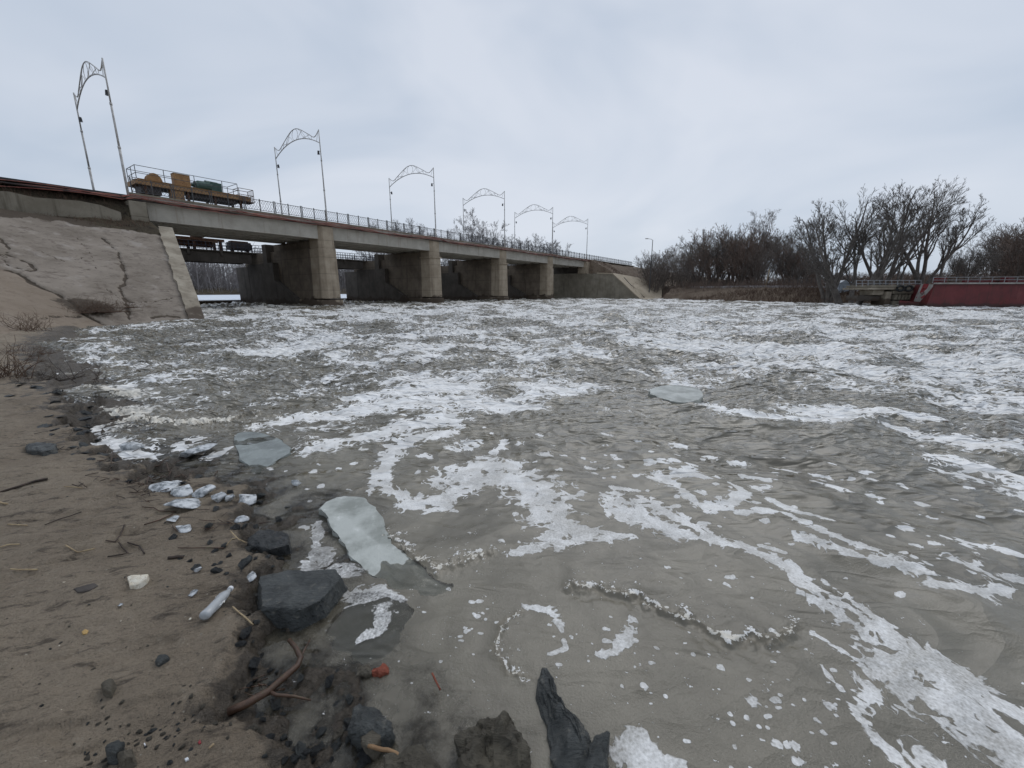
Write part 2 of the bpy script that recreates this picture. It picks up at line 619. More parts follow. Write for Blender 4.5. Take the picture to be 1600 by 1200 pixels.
def revet_material():
    t = NT('weathered_slope_concrete')
    v = t.pos()
    vs = t.pos((0.35, 1.6, 1.6), AZ + math.pi / 2 + math.pi)
    f = t.noise(v, 0.45, 8, 0.62)
    col = t.mix(t.smooth(f, 0.32, 0.66), (0.195, 0.163, 0.130), (0.285, 0.243, 0.200))
    f2 = t.noise(v, 1.7, 8, 0.7)
    col = t.mix(t.smooth(f2, 0.50, 0.66, 0, 0.7), col, (0.125, 0.098, 0.078))
    f6 = t.noise(t.pos((0.5, 0.5, 3.2)), 2.2, 8, 0.74)
    col = t.mix(t.smooth(f6, 0.55, 0.66, 0, 0.7), col, (0.085, 0.064, 0.050))
    col = t.mix(t.smooth(t.noise(v, 0.9, 6, 0.6), 0.57, 0.68, 0, 0.5), col, (0.36, 0.325, 0.29))
    col = t.mix(t.math('MULTIPLY', t.attr('tan'), 0.45), col, t.mix(f2, (0.21, 0.155, 0.105), (0.29, 0.22, 0.155)))
    f4 = t.noise(vs, 3.5, 7, 0.72)
    col = t.mix(t.smooth(f4, 0.60, 0.70, 0, 0.6), col, (0.075, 0.055, 0.042))
    dirt = t.attr('dirt')
    dm = t.smooth(t.math('ADD', dirt, t.math('MULTIPLY', t.math('SUBTRACT', t.noise(v, 5, 6, 0.7), 0.5), 0.9)), 0.35, 0.6)
    col = t.mix(dm, col, t.mix(f2, (0.055, 0.041, 0.031), (0.10, 0.078, 0.056)))
    nrm = t.bump(t.noise(v, 7, 8, 0.75), 1.0, 0.05)
    nrm = t.bump(f6, 0.5, 0.02, nrm)
    return t.end(col, 0.85, nrm, 0, 0.25)


M['revet'] = revet_material()


def rock_material(name, c0, c1, c2, rough=0.45):
    t = NT(name)
    v = t.coord('Object')
    f = t.noise(v, 6, 8, 0.65)
    col = t.mix(t.smooth(f, 0.35, 0.65), c0, c1)
    f2 = t.noise(v, 22, 6, 0.7, 0.6)
    col = t.mix(t.smooth(f2, 0.56, 0.68, 0, 0.75), col, c2)
    f3 = t.noise(t.coord('Object', (1, 5, 3), (0.3, 0.2, 0.6)), 16, 7, 0.75)
    col = t.mix(t.smooth(f3, 0.55, 0.68, 0, 0.6), col, tuple(x * 0.35 for x in c0))
    vs = t.coord('Object', (1, 4, 2))
    nrm = t.bump(t.noise(vs, 12, 8, 0.7), 1.0, 0.03)
    nrm = t.bump(t.noise(v, 70, 5, 0.7), 0.4, 0.004, nrm)
    return t.end(col, rough, nrm, 0, 0.45)


M['rock'] = rock_material('dark_wet_stone', (0.045, 0.049, 0.048), (0.092, 0.098, 0.094), (0.18, 0.17, 0.145), 0.38)
M['stone'] = rock_material('black_shale', (0.026, 0.028, 0.029), (0.055, 0.058, 0.058), (0.09, 0.08, 0.066), 0.3)
M['brown_stone'] = rock_material('brown_stone', (0.10, 0.085, 0.062), (0.16, 0.14, 0.105), (0.05, 0.04, 0.03), 0.6)
M['moss_stone'] = rock_material('mossy_stone', (0.070, 0.060, 0.043), (0.125, 0.11, 0.08), (0.035, 0.03, 0.022), 0.6)
M['brick'] = rock_material('worn_red_brick', (0.34, 0.085, 0.045), (0.27, 0.07, 0.04), (0.16, 0.05, 0.03), 0.5)
M['wood_dark'] = simple('wet_brown_wood', (0.055, 0.030, 0.019), (0.10, 0.056, 0.034), 14, 0.45, 0.6, 0.006, c2=(0.055, 0.055, 0.020))
M['wood_pale'] = simple('pale_dry_wood', (0.33, 0.21, 0.11), (0.22, 0.13, 0.065), 14, 0.7)
M['straw'] = simple('dry_straw', (0.44, 0.34, 0.20), (0.30, 0.22, 0.13), 24, 0.7)
M['dark_twig'] = simple('dark_twig', (0.035, 0.026, 0.021), (0.07, 0.05, 0.038), 10, 0.8)
M['weed'] = simple('dead_weed', (0.085, 0.048, 0.034), (0.14, 0.095, 0.065), 4, 0.9)
M['styro'] = simple('weathered_foam_plastic', (0.72, 0.68, 0.58), (0.62, 0.55, 0.43), 40, 0.8, 0.7, 0.006, c2=(0.3, 0.22, 0.14))
M['leaf'] = simple('dry_yellow_leaf', (0.52, 0.36, 0.15), (0.42, 0.27, 0.10), 30, 0.7)
M['dark_leaf'] = simple('rotting_leaf', (0.055, 0.046, 0.040), (0.085, 0.072, 0.062), 20, 0.7)


def ice_material(name, c0, c1, alpha=1.0, rough=0.2, white=(0.75, 0.80, 0.83), k=1.0):
    t = NT(name)
    v = t.coord('Object')
    f = t.noise(v, 3.0 * k, 7, 0.6)
    col = t.mix(t.smooth(f, 0.36, 0.62), c0, c1)
    f2 = t.noise(v, 11 * k, 7, 0.7)
    col = t.mix(t.smooth(f2, 0.56, 0.74, 0, 0.8), col, white)
    nrm = t.bump(t.noise(v, 9, 7, 0.65), 0.4, 0.02)
    t.b.inputs['IOR'].default_value = 1.31
    t.b.inputs['Subsurface Weight'].default_value = 0.0
    t.b.inputs['Transmission Weight'].default_value = 1 - alpha
    nrm = t.bump(t.noise(v, 45, 5, 0.7), 0.4, 0.006, nrm)
    return t.end(col, rough, nrm, 0, 0.5)


M['floe'] = ice_material('floe_ice', (0.25, 0.262, 0.235), (0.47, 0.485, 0.45), white=(0.68, 0.69, 0.66))
M['floe_sunk'] = ice_material('sunken_ice', (0.12, 0.125, 0.115), (0.18, 0.185, 0.175), 1.0, 0.2, (0.30, 0.32, 0.31))
M['floe_clear'] = ice_material('clear_floe_ice', (0.17, 0.185, 0.175), (0.27, 0.295, 0.28), 1.0, 0.10, (0.42, 0.45, 0.44))
M['ice_chunk'] = ice_material('white_ice', (0.20, 0.215, 0.225), (0.74, 0.76, 0.77), 0.8, 0.2, (0.90, 0.91, 0.92), 7.0)
tb = NT('clear_bottle_plastic')
tb.b.inputs['Transmission Weight'].default_value = 0.55
tb.b.inputs['IOR'].default_value = 1.45
tb.end((0.80, 0.83, 0.85), 0.18)
M['bottle'] = tb.m
M['cap'] = simple('white_cap', (0.75, 0.76, 0.77), (0.66, 0.67, 0.68), 20, 0.4)

# ------------------------------------------------------------------ shore shape (left bank, where the photographer stands)
SH_M = np.array([-40, -6, -2, 0, 0.6, 1.28, 1.52, 1.77, 2.18, 2.52, 2.93, 3.72, 4.45, 5.4, 6.42, 8.36, 11.2, 18.5, 24.8, 32, 60])
SH_S = np.array([1.2, 0.7, 0.50, 0.42, 0.44, 0.50, 0.55, 0.51, 0.74, 0.96, 1.17, 1.32, 1.09, 0.95, 0.90, 1.12, 1.19, 1.88, 3.3, 5.0, 8.0])
TOE_S = np.array([-14, -8, -4, -1.5, 0.3, 1.5, 2.8, 4.0, 5.4, 7.5, 9.5, 16])
TOE_M = np.array([2, 5, 8, 12, 17, 22, 26.2, 28.2, 29.5, 30.1, 30.3, 30.5])
TOE = list(zip(TOE_S, TOE_M))


def shore_d(X, Y, rough=True):
    s, m = sm_of(X, Y)
    d = np.interp(m, SH_M, SH_S) - s
    if rough:
        r = np.hypot(X, Y)
        k = np.clip(r * 0.06, 0.06, 0.45)
        d = d + k * fbm(X * 1.7, Y * 1.7, 3, 31) * 0.8 + 0.5 * k * fbm(X * 7, Y * 7, 3, 35)
    return d


def z_rev(s, m):
    d, _, _ = poly_dist(s, m, TOE)
    ins = m > np.interp(s, TOE_S, TOE_M)
    d = np.where(ins, d, -d)
    return np.where(d > 0, 0.475 * d + 0.25 * (1 - np.exp(-d / 1.2)), 0.65 * d) - 0.03


def z_bank(X, Y):
    d = shore_d(X, Y)
    r = np.hypot(X, Y)
    land = 0.015 + 0.075 * sstep(0.0, 0.16, d) + 0.075 * np.clip(d, 0, 8) + 0.20 * np.clip(d - 8, 0, 30)
    sea = np.maximum(-0.085 * np.minimum(np.abs(d), 0.55) - 0.32 * np.clip(np.abs(d) - 0.55, 0, 9) - 0.008, -1.2)
    z = np.where(d > 0, land, sea)
    # mud lumps and drag marks
    a = math.radians(24)
    xr, yr = X * math.cos(a) + Y * math.sin(a), -X * math.sin(a) + Y * math.cos(a)
    lumps = 0.010 * fbm(xr * 2.2, yr * 6.5, 4, 3, 0.55) + 0.005 * fbm(X * 14, Y * 14, 3, 11)
    lumps += 0.025 * np.clip(fbm(X * 1.3, Y * 1.3, 3, 51), -1, 1)
    lumps -= 0.018 * sstep(0.25, 0.7, fbm(xr * 1.1, yr * 5.0, 4, 23, 0.6))
    z = z + lumps * np.clip(0.4 + d * 2, 0.3, 1)
    # rubble under the waterline
    z = z + 0.05 * sstep(0.35, -0.1, d) * fbm(X * 5, Y * 5, 4, 61, 0.6) * np.clip(1.3 - np.abs(d), 0, 1)
    return z, d


def polar(r0, r1, nr, t0, t1, nt, mixk=0.5):
    """rows get denser close to the photographer's feet"""
    t = np.linspace(0, 1, nr)
    rl = np.exp(np.log(r0) + t * (np.log(r1) - np.log(r0)))
    ri = 1 / (1 / r0 + t * (1 / r1 - 1 / r0))
    r = rl ** (1 - mixk) * ri ** mixk
    th = np.radians(np.linspace(t0, t1, nt))
    R, T = np.meshgrid(r, th, indexing='ij')
    return R * np.sin(T), R * np.cos(T), R


def set_attr(me, name, arr):
    a = me.attributes.new(name, 'FLOAT', 'POINT')
    a.data.foreach_set('value', np.asarray(arr, dtype=np.float32).ravel())


X, Y, R = polar(0.06, 70, 760, -200, 45, 900, 0.12)
Z, D = z_bank(X, Y)
s_, m_ = sm_of(X, Y)
Z = np.maximum(Z, np.minimum(z_rev(s_, m_) - 0.22, 6.0)) if True else Z
Z = np.where(D < -3, np.minimum(Z, -0.8), Z) * 1.0
me = np_mesh('ground', np.stack([X, Y, Z], -1).reshape(-1, 3), grid_quads(*X.shape))
wet = np.exp(-np.clip(D, 0, None) / (0.14 + 0.035 * R)) * 0.9
set_attr(me, 'wet', wet)
me.materials.append(M['mud'])
ground = bpy.data.objects.new('ground', me)
COL.objects.link(ground)
tag(ground, kind='structure')

# the land behind the photographer and under everything else
mb = MB()
mb.face([(-900, -900, -1.6), (900, -900, -1.6), (900, 900, -1.6), (-900, 900, -1.6)])
tag(mb.build('river_bed', M['berm_soil']), kind='structure')

# ------------------------------------------------------------------ ice floes (their tops are needed for the water over them)
FLOES = []   # (outline world pts, plane a,b,c: z = a + b*(x-x0) + c*(y-y0), x0, y0)


def floe(name, px, z0, grad, thick, material, label, zpts=0.0, rag=0.03, sub=0.03):
    pts = [G(x, y, zpts)[:2] for x, y in px]
    # round and roughen the outline
    out = []
    n = len(pts)
    for i in range(n):
        p0, p1, p2, p3 = [Vector(pts[(i + k - 1) % n]) for k in range(4)]
        for j in range(8):
            t = j / 8
            q = 0.5 * ((2 * p1) + (-p0 + p2) * t + (2 * p0 - 5 * p1 + 4 * p2 - p3) * t * t + (-p0 + 3 * p1 - 3 * p2 + p3) * t ** 3)
            a = float(fbm(np.array(q.x * 7), np.array(q.y * 7), 4, 5, 0.7)) * rag
            out.append((q.x + a, q.y + a * 0.7))
    cx, cy = np.mean([p[0] for p in out]), np.mean([p[1] for p in out])
    FLOES.append((out, z0, grad[0], grad[1], cx, cy))
    bm = bmesh.new()
    tops, bots = [], []
    for (x, y) in out:
        z = grad[0] * (x - cx) + grad[1] * (y - cy)
        tops.append(bm.verts.new((x - cx, y - cy, z + 0.003 * float(perlin(np.array(x * 30), np.array(y * 30), 8)))))
        bots.append(bm.verts.new(((x - cx) * 1.02, (y - cy) * 1.02, z - thick)))
    k = len(out)
    topf = bm.faces.new(tops)
    bm.faces.new(list(reversed(bots)))
    for i in range(k):
        bm.faces.new((tops[i], tops[(i + 1) % k], bots[(i + 1) % k], bots[i]))
    bmesh.ops.bevel(bm, geom=list(topf.edges), offset=0.010, segments=2, affect='EDGES', clamp_overlap=True)
    bmesh.ops.recalc_face_normals(bm, faces=bm.faces)
    me = bpy.data.meshes.new(name)
    bm.to_mesh(me)
    bm.free()
    for p in me.polygons:
        p.use_smooth = True
    me.set_sharp_from_angle(angle=math.radians(40))
    me.materials.append(material)
    o = bpy.data.objects.new(name, me)
    o.location = (cx, cy, z0)
    COL.objects.link(o)
    tag(o, label, 'ice floe')
    return o


floe('ice_floe', [(508, 795), (545, 782), (590, 800), (612, 850), (650, 880), (700, 915), (672, 930), (612, 915), (556, 880), (530, 838)],
     0.010, (-0.030, 0.025), 0.10, M['floe'], 'long blue white ice floe half sunk beside the big dark stone')
floe('ice_floe', [(520, 975), (560, 925), (612, 930), (642, 955), (622, 1005), (585, 1030), (530, 1015)],
     -0.016, (0.0, 0.0), 0.07, M['floe_sunk'], 'small clear ice slab with foam on top just below the big dark stone')
floe('ice_floe', [(366, 683), (405, 678), (455, 700), (425, 725), (392, 739)],
     0.010, (0.02, 0.03), 0.10, M['floe_clear'], 'clear wedge shaped ice slab stranded in the shallows near the white chunks')
floe('ice_floe', [(1015, 612), (1045, 604), (1085, 608), (1098, 622), (1070, 632), (1030, 624)],
     0.03, (0.0, 0.0), 0.22, M['floe'], 'distant pale ice floe drifting alone in open water')

# ------------------------------------------------------------------ water
X, Y, R = polar(0.42, 190, 1060, -74, 120, 1480, 0.30)
S_, M_ = sm_of(X, Y)
amp = np.interp(R, [0, 2, 4, 7, 12, 25, 60, 200], [0.006, 0.022, 0.075, 0.17, 0.28, 0.40, 0.44, 0.25])
wx = X + 0.5 * fbm(X * 0.35, Y * 0.35, 2, 101)
wy = Y + 0.5 * fbm(X * 0.35, Y * 0.35, 2, 107)
h = 0.55 * fbm(wx * 0.23, wy * 0.23, 2, 111) + 0.55 * (ridge(wx * 0.45, wy * 0.45, 2, 117) - 0.6)
h = h + 0.35 * (ridge(wx * 1.05, wy * 1.05, 3, 123) - 0.6) * np.interp(R, [0, 60, 120], [1, 1, 0.3])
h = h + 0.13 * fbm(wx * 3.1, wy * 3.1, 3, 131) * np.interp(R, [0, 4, 25, 50], [1.5, 1.2, 0.8, 0.0])
Zw = h * amp
# boils under the gates
gate = sstep(40, 52, M_) * sstep(8, 13, S_) * sstep(97, 94, S_)
Zw += gate * (0.55 * (ridge(X * 0.55, Y * 0.55, 3, 141) - 0.45) + 0.14 * fbm(X * 1.7, Y * 1.7, 3, 147))
toe_wash = sstep(36, 42, M_) * sstep(50, 44, M_) * sstep(12, 16, S_) * sstep(97, 92, S_)
Zw += toe_wash * 0.12 * ridge(X * 0.8, Y * 0.8, 3, 151)

# long smooth wave lines running past on the right
fa_ = math.atan2(-1.88, 0.93)
al, ac = X * math.cos(fa_) + Y * math.sin(fa_), -X * math.sin(fa_) + Y * math.cos(fa_)
rgt = sstep(1.2, 2.4, ac) * sstep(9, 4.5, R)
acw = ac + 0.18 * fbm(al * 0.45, ac * 0.6, 2, 161)
Zw += rgt * (0.045 * (ridge(al * 0.16, acw * 1.15, 1, 163) - 0.6) + 0.016 * fbm(al * 0.35, acw * 3.2, 2, 167))
# steps where the swash runs over itself
fb = np.full(X.shape, -3.0)
beige = np.zeros(X.shape)
crm = np.zeros(X.shape)
near = R < 14


def front(px, height, reach, sgn=1.0, crumb=0.035, rag=0.02):
    """a low breaking edge along photo points; the water behind it stands a little higher"""
    global Zw, fb, beige, crm
    pts = [G(x, y)[:2] for x, y in px]
    xs, ys = [p[0] for p in pts], [p[1] for p in pts]
    k = (X > min(xs) - reach) & (X < max(xs) + reach) & (Y > min(ys) - reach) & (Y < max(ys) + reach)
    x, y = X[k], Y[k]
    d, par, side = poly_dist(x, y, pts)
    sd = d * side * sgn + rag * fbm(x * 9, y * 9, 3, 171)
    endf = sstep(0, 0.6, par) * sstep(len(pts) - 1, len(pts) - 1.6, par)
    Zw[k] += endf * height * np.where(sd > 0, np.exp(-sd / reach * 2.6), np.exp(sd / max(0.022, crumb * 0.8))) * np.where(sd > 0, 1, 1)
    Zw[k] -= endf * height * 0.45 * np.exp(-((sd + 0.05) / 0.045) ** 2)
    rough = fbm(x * 30, y * 30, 3, 177)
    cz = np.exp(-((sd - 0.01) / (crumb * 1.6)) ** 2) * endf
    Zw[k] += cz * 0.010 * rough
    wob = 0.9 + 1.7 * fbm(x * 2.2 / (crumb * 12), y * 2.2 / (crumb * 12), 3, 187)
    wob = np.clip(wob, 0.2, 2.2)
    v = np.where(sd > 0, np.exp(-sd / (crumb * 3.2 * wob)), np.exp(sd / (crumb * 0.5 * wob))) * endf * (1.25 if crumb > 0.06 else 1.0)
    crm[k] = np.maximum(crm[k], v)
    beige[k] = np.maximum(beige[k], 0.75 * np.exp(-(d / (crumb * 2)) ** 2) * endf)


front([(868, 915), (920, 922), (975, 930), (1020, 950), (1065, 965), (1110, 988), (1160, 1002), (1215, 998), (1262, 965)], 0.020, 0.6, 1.0, 0.013, 0.05)
front([(575, 815), (610, 845), (650, 875), (690, 890), (735, 872), (790, 862)], 0.016, 0.4, 1.0, 0.020, 0.05)
front([(845, 1062), (790, 1050), (772, 1010), (785, 970), (825, 950)], 0.006, 0.15, -1.0, 0.008, 0.03)
front([(130, 622), (200, 650), (270, 660), (350, 655), (420, 632)], 0.085, 1.3, 1.0, 0.22, 0.16)
front([(80, 600), (130, 612), (190, 616), (240, 612)], 0.04, 1.2, 1.0, 0.12, 0.12)


def stroke(px, gain=1.0):
    """foam band: photo points with the width of the band there"""
    global fb
    P = []
    for x, y, w in px:
        a, b = G(x - w / 2, y), G(x + w / 2, y)
        P.append((*G(x, y)[:2], (b[0] - a[0]) / 2 * 0.80))
    xs, ys, ws = zip(*P)
    mg = max(ws) * 2.2
    k = (X > min(xs) - mg) & (X < max(xs) + mg) & (Y > min(ys) - mg) & (Y < max(ys) + mg)
    x, y = X[k], Y[k]
    if len(P) == 1:
        d, wloc = np.hypot(x - xs[0], y - ys[0]), ws[0]
    else:
        d, par, _ = poly_dist(x, y, P)
        wloc = np.interp(par, range(len(ws)), ws)
    fb[k] = np.maximum(fb[k], (1 - d / wloc) * gain)


for st in (
    # the white swirl in the middle
    [(690, 684, 40), (645, 690, 40), (612, 712, 36), (592, 742, 34), (604, 764, 26), (640, 778, 34), (690, 778, 50), (735, 752, 62), (790, 742, 70),
     (832, 758, 90), (850, 785, 90), (862, 822, 84), (868, 850, 40)],
    [(575, 775, 10), (590, 750, 24)], [(700, 745, 60), (760, 725, 50), (800, 728, 40)], [(880, 780, 22), (876, 812, 40), (905, 838, 30)],
    [(640, 782, 40), (668, 794, 30), (700, 792, 20)],
    [(500, 815, 16), (492, 850, 20), (510, 880, 46), (545, 896, 36)],
    [(480, 880, 24), (520, 900, 30)],
    [(540, 930, 30), (590, 928, 46), (625, 938, 24)], [(600, 950, 36), (590, 985, 26), (560, 1000, 18)],
    # long band to the lower right
    [(958, 775, 36), (950, 800, 34), (985, 800, 60), (1020, 818, 56), (1060, 832, 44), (1110, 846, 34), (1160, 852, 30), (1205, 872, 34),
     (1262, 908, 36), (1320, 948, 40), (1378, 985, 54), (1440, 1040, 76), (1500, 1085, 100), (1560, 1135, 110), (1620, 1190, 110)],
    [(1000, 782, 36), (1060, 812, 32), (1110, 838, 30)], [(1232, 884, 16), (1262, 930, 40), (1310, 962, 46), (1345, 985, 24)],
    [(1290, 905, 14), (1350, 950, 30), (1400, 990, 44), (1450, 1020, 50), (1520, 1060, 60), (1600, 1120, 70)],
    [(1400, 1060, 90), (1470, 1095, 110), (1540, 1150, 90), (1600, 1210, 90)],
    [(1352, 1045, 34), (1362, 1075, 40), (1340, 1112, 20), (1350, 1136, 18), (1385, 1168, 20), (1420, 1205, 20)],
    [(1440, 1180, 50), (1475, 1210, 60)], [(1000, 1180, 84), (1020, 1215, 120)], [(1355, 1000, 30), (1385, 1035, 30)],
    [(805, 864, 20), (860, 852, 26), (925, 842, 26), (985, 842, 20)], [(900, 825, 40), (940, 835, 26)],
    [(1268, 985, 10), (1300, 1005, 16), (1340, 1030, 8)], [(1285, 1040, 12), (1315, 1075, 12)],
    # flecks and lines beyond the band
    [(1035, 745, 44), (1075, 740, 40), (1100, 748, 16)], [(1050, 752, 26), (1080, 775, 16), (1105, 798, 8)], [(1100, 788, 30), (1140, 785, 34), (1165, 770, 20), (1140, 755, 10)],
    [(1160, 800, 20), (1215, 802, 20), (1260, 820, 18), (1320, 848, 18), (1365, 862, 14)], [(1200, 778, 14), (1250, 800, 16), (1300, 812, 8)],
    [(1190, 850, 14), (1225, 862, 12)], [(1370, 880, 30), (1410, 885, 60), (1450, 905, 36)], [(1480, 870, 26), (1540, 895, 34), (1600, 905, 20)], [(1460, 915, 30), (1530, 925, 40), (1575, 920, 20)],
    [(1250, 838, 26), (1300, 858, 26), (1345, 872, 12)], [(1500, 838, 22), (1560, 850, 22), (1600, 862, 20)], [(1160, 745, 14), (1200, 752, 12)], [(1300, 760, 18)], [(1215, 722, 16), (1250, 728, 10)],
    [(960, 762, 20), (1000, 765, 10)], [(1030, 795, 10), (1060, 790, 12)], [(1490, 715, 70), (1560, 735, 90), (1640, 755, 90)], [(1480, 740, 30), (1520, 745, 40)], [(1590, 770, 40), (1640, 790, 60)],
    # middle distance
    [(395, 668, 30), (430, 658, 60), (480, 648, 70), (540, 640, 90), (600, 628, 110), (680, 626, 120), (760, 634, 90), (840, 636, 40)],
    [(500, 700, 60), (560, 690, 50), (600, 680, 40)], [(560, 620, 60), (640, 610, 120), (740, 605, 60)], [(820, 605, 60), (880, 612, 60), (930, 604, 50)], [(640, 668, 90), (700, 660, 60)],
    [(690, 650, 50), (720, 672, 20)], [(790, 690, 12), (782, 702, 10)],
    [(1100, 628, 40), (1130, 640, 50), (1200, 648, 40), (1290, 655, 40), (1330, 650, 60)], [(1260, 640, 80), (1330, 638, 80), (1400, 645, 60), (1450, 652, 60)],
    [(1390, 665, 30), (1450, 678, 60), (1530, 692, 70), (1600, 702, 80)],
    # along the muddy shore
    [(130, 690, 60), (180, 702, 90), (220, 712, 60)], [(150, 648, 50), (190, 655, 50)], [(300, 688, 40), (280, 700, 30)], [(360, 700, 10), (330, 712, 30)],
    # ring of suds near the stone
    [(825, 948, 16), (858, 952, 20), (872, 972, 16), (878, 988, 8)], [(880, 1000, 9), (884, 1014, 12), (860, 1022, 10)], [(935, 1025, 18), (958, 1022, 18), (985, 985, 26)],
    [(988, 970, 22)],
):
    stroke(st)
# single suds
rr = random.Random(5)
for cx, cy, sx, sy, n, lo, hi in ((745, 960, 55, 50, 26, 2, 7), (960, 1030, 70, 50, 22, 2, 8), (1010, 1090, 90, 60, 22, 2, 7), (1210, 1110, 80, 50, 34, 3, 12), (1240, 1170, 60, 30, 14, 4, 14),
                                  (700, 1000, 50, 30, 18, 2, 6), (900, 985, 70, 30, 14, 2, 8), (1300, 1090, 30, 50, 14, 4, 14), (1150, 900, 60, 30, 18, 3, 9), (1130, 1040, 60, 60, 14, 2, 6),
                                  (960, 720, 160, 30, 60, 4, 16), (1100, 790, 120, 40, 40, 4, 14), (1250, 745, 90, 25, 34, 4, 16), (1440, 880, 100, 40, 34, 5, 18), (830, 800, 90, 50, 26, 4, 12),
                                  (700, 690, 90, 20, 34, 5, 18), (1480, 780, 100, 40, 20, 5, 16), (480, 740, 60, 40, 22, 3, 10), (580, 690, 60, 30, 22, 4, 14)):
    for i in range(int(n * 0.75)):
        x, y = rr.gauss(cx, sx * 0.7), rr.gauss(cy, sy * 0.7)
        w = lo + (hi - lo) * rr.random() ** 2
        a = rr.uniform(-0.3, 0.7)
        if rr.random() < 0.5:
            stroke([(x, y, w * 1.5)])
        else:
            stroke([(x, y, w * 1.4), (x + w * math.cos(a), y + w * math.sin(a) * 0.7, w * 1.1)])

# how much drifting foam there is where
rp = 600 + FP * np.tan(np.arctan2(CAMH, R) - PITCH)          # only a ruler for distance: rows of the photo
fa = np.interp(R, [0, 3.6, 4.6, 6, 7.5, 9, 13, 20, 40, 70, 200], [-1.7, -1.30, -0.78, -0.43, -0.28, -0.22, -0.22, -0.24, -0.24, -0.20, -0.18])


def calm(px, rx, ry, k):
    global fa
    x0, y0, _ = G(*px)
    fa = fa - k * np.exp(-((X - x0) / rx) ** 2 - ((Y - y0) / ry) ** 2)


calm((1330, 770), 2.0, 1.6, 0.6)
calm((1400, 620), 2.6, 1.6, 0.25)
calm((900, 680), 1.6, 1.0, 0.35)
calm((200, 520), 5, 5, 0.22)
calm((420, 560), 3, 2.5, 0.2)
calm((700, 505), 5, 4, 0.1)
calm((1500, 560), 3, 4, -0.18)
calm((600, 490), 9, 9, -0.22)
calm((860, 478), 30, 12, -0.10)
calm((1250, 520), 8, 8, -0.12)
calm((1100, 560), 3, 2, 0.15)
fa = fa - 0.45 * gate * sstep(44, 52, M_)
beige = np.maximum(beige, gate * 0.9)
beige = np.maximum(beige, toe_wash * 0.35)
fa = fa + 0.12 * sstep(0.05, 0.16, Zw) * sstep(10, 25, R) * (1 - gate)

# the shallows let the stones below show through
zb, dsh = z_bank(X, Y)
zb = np.where(R < 12, zb, -1)
for out, z0, gx, gy, cx, cy in FLOES:
    P = np.array(out)
    k = (X > P[:, 0].min() - .1) & (X < P[:, 0].max() + .1) & (Y > P[:, 1].min() - .1) & (Y < P[:, 1].max() + .1)
    x, y = X[k], Y[k]
    ins = np.zeros(x.shape, bool)
    for i in range(len(P)):
        (x1, y1), (x2, y2) = P[i], P[(i + 1) % len(P)]
        c = ((y1 > y) != (y2 > y)) & (x < (x2 - x1) * (y - y1) / (y2 - y1 + 1e-12) + x1)
        ins ^= c
    zt = z0 + gx * (x - cx) + gy * (y - cy)
    zz = zb[k]
    zb[k] = np.where(ins, np.maximum(zz, zt), zz)
depth = np.clip(Zw - zb, 0, None)
op = 1 - np.exp(-depth / 0.050)
op = np.clip(op, 0.12, 1)
Zw = np.where(dsh > 0.0, np.minimum(Zw, 0.02) - 0.03 * sstep(0, 0.3, dsh), Zw)
me = np_mesh('water', np.stack([X, Y, Zw], -1).reshape(-1, 3), grid_quads(*X.shape))
set_attr(me, 'fa', fa)
set_attr(me, 'fb', np.clip(fb, -3, 3))
set_attr(me, 'op', op)
set_attr(me, 'chop', np.interp(R, [0, 3, 5, 9, 20, 200], [0.10, 0.24, 0.75, 1.4, 2.0, 2.0]))
set_attr(me, 'beige', beige)
set_attr(me, 'crm', crm)
set_attr(me, 'nearf', sstep(6.0, 2.2, R))


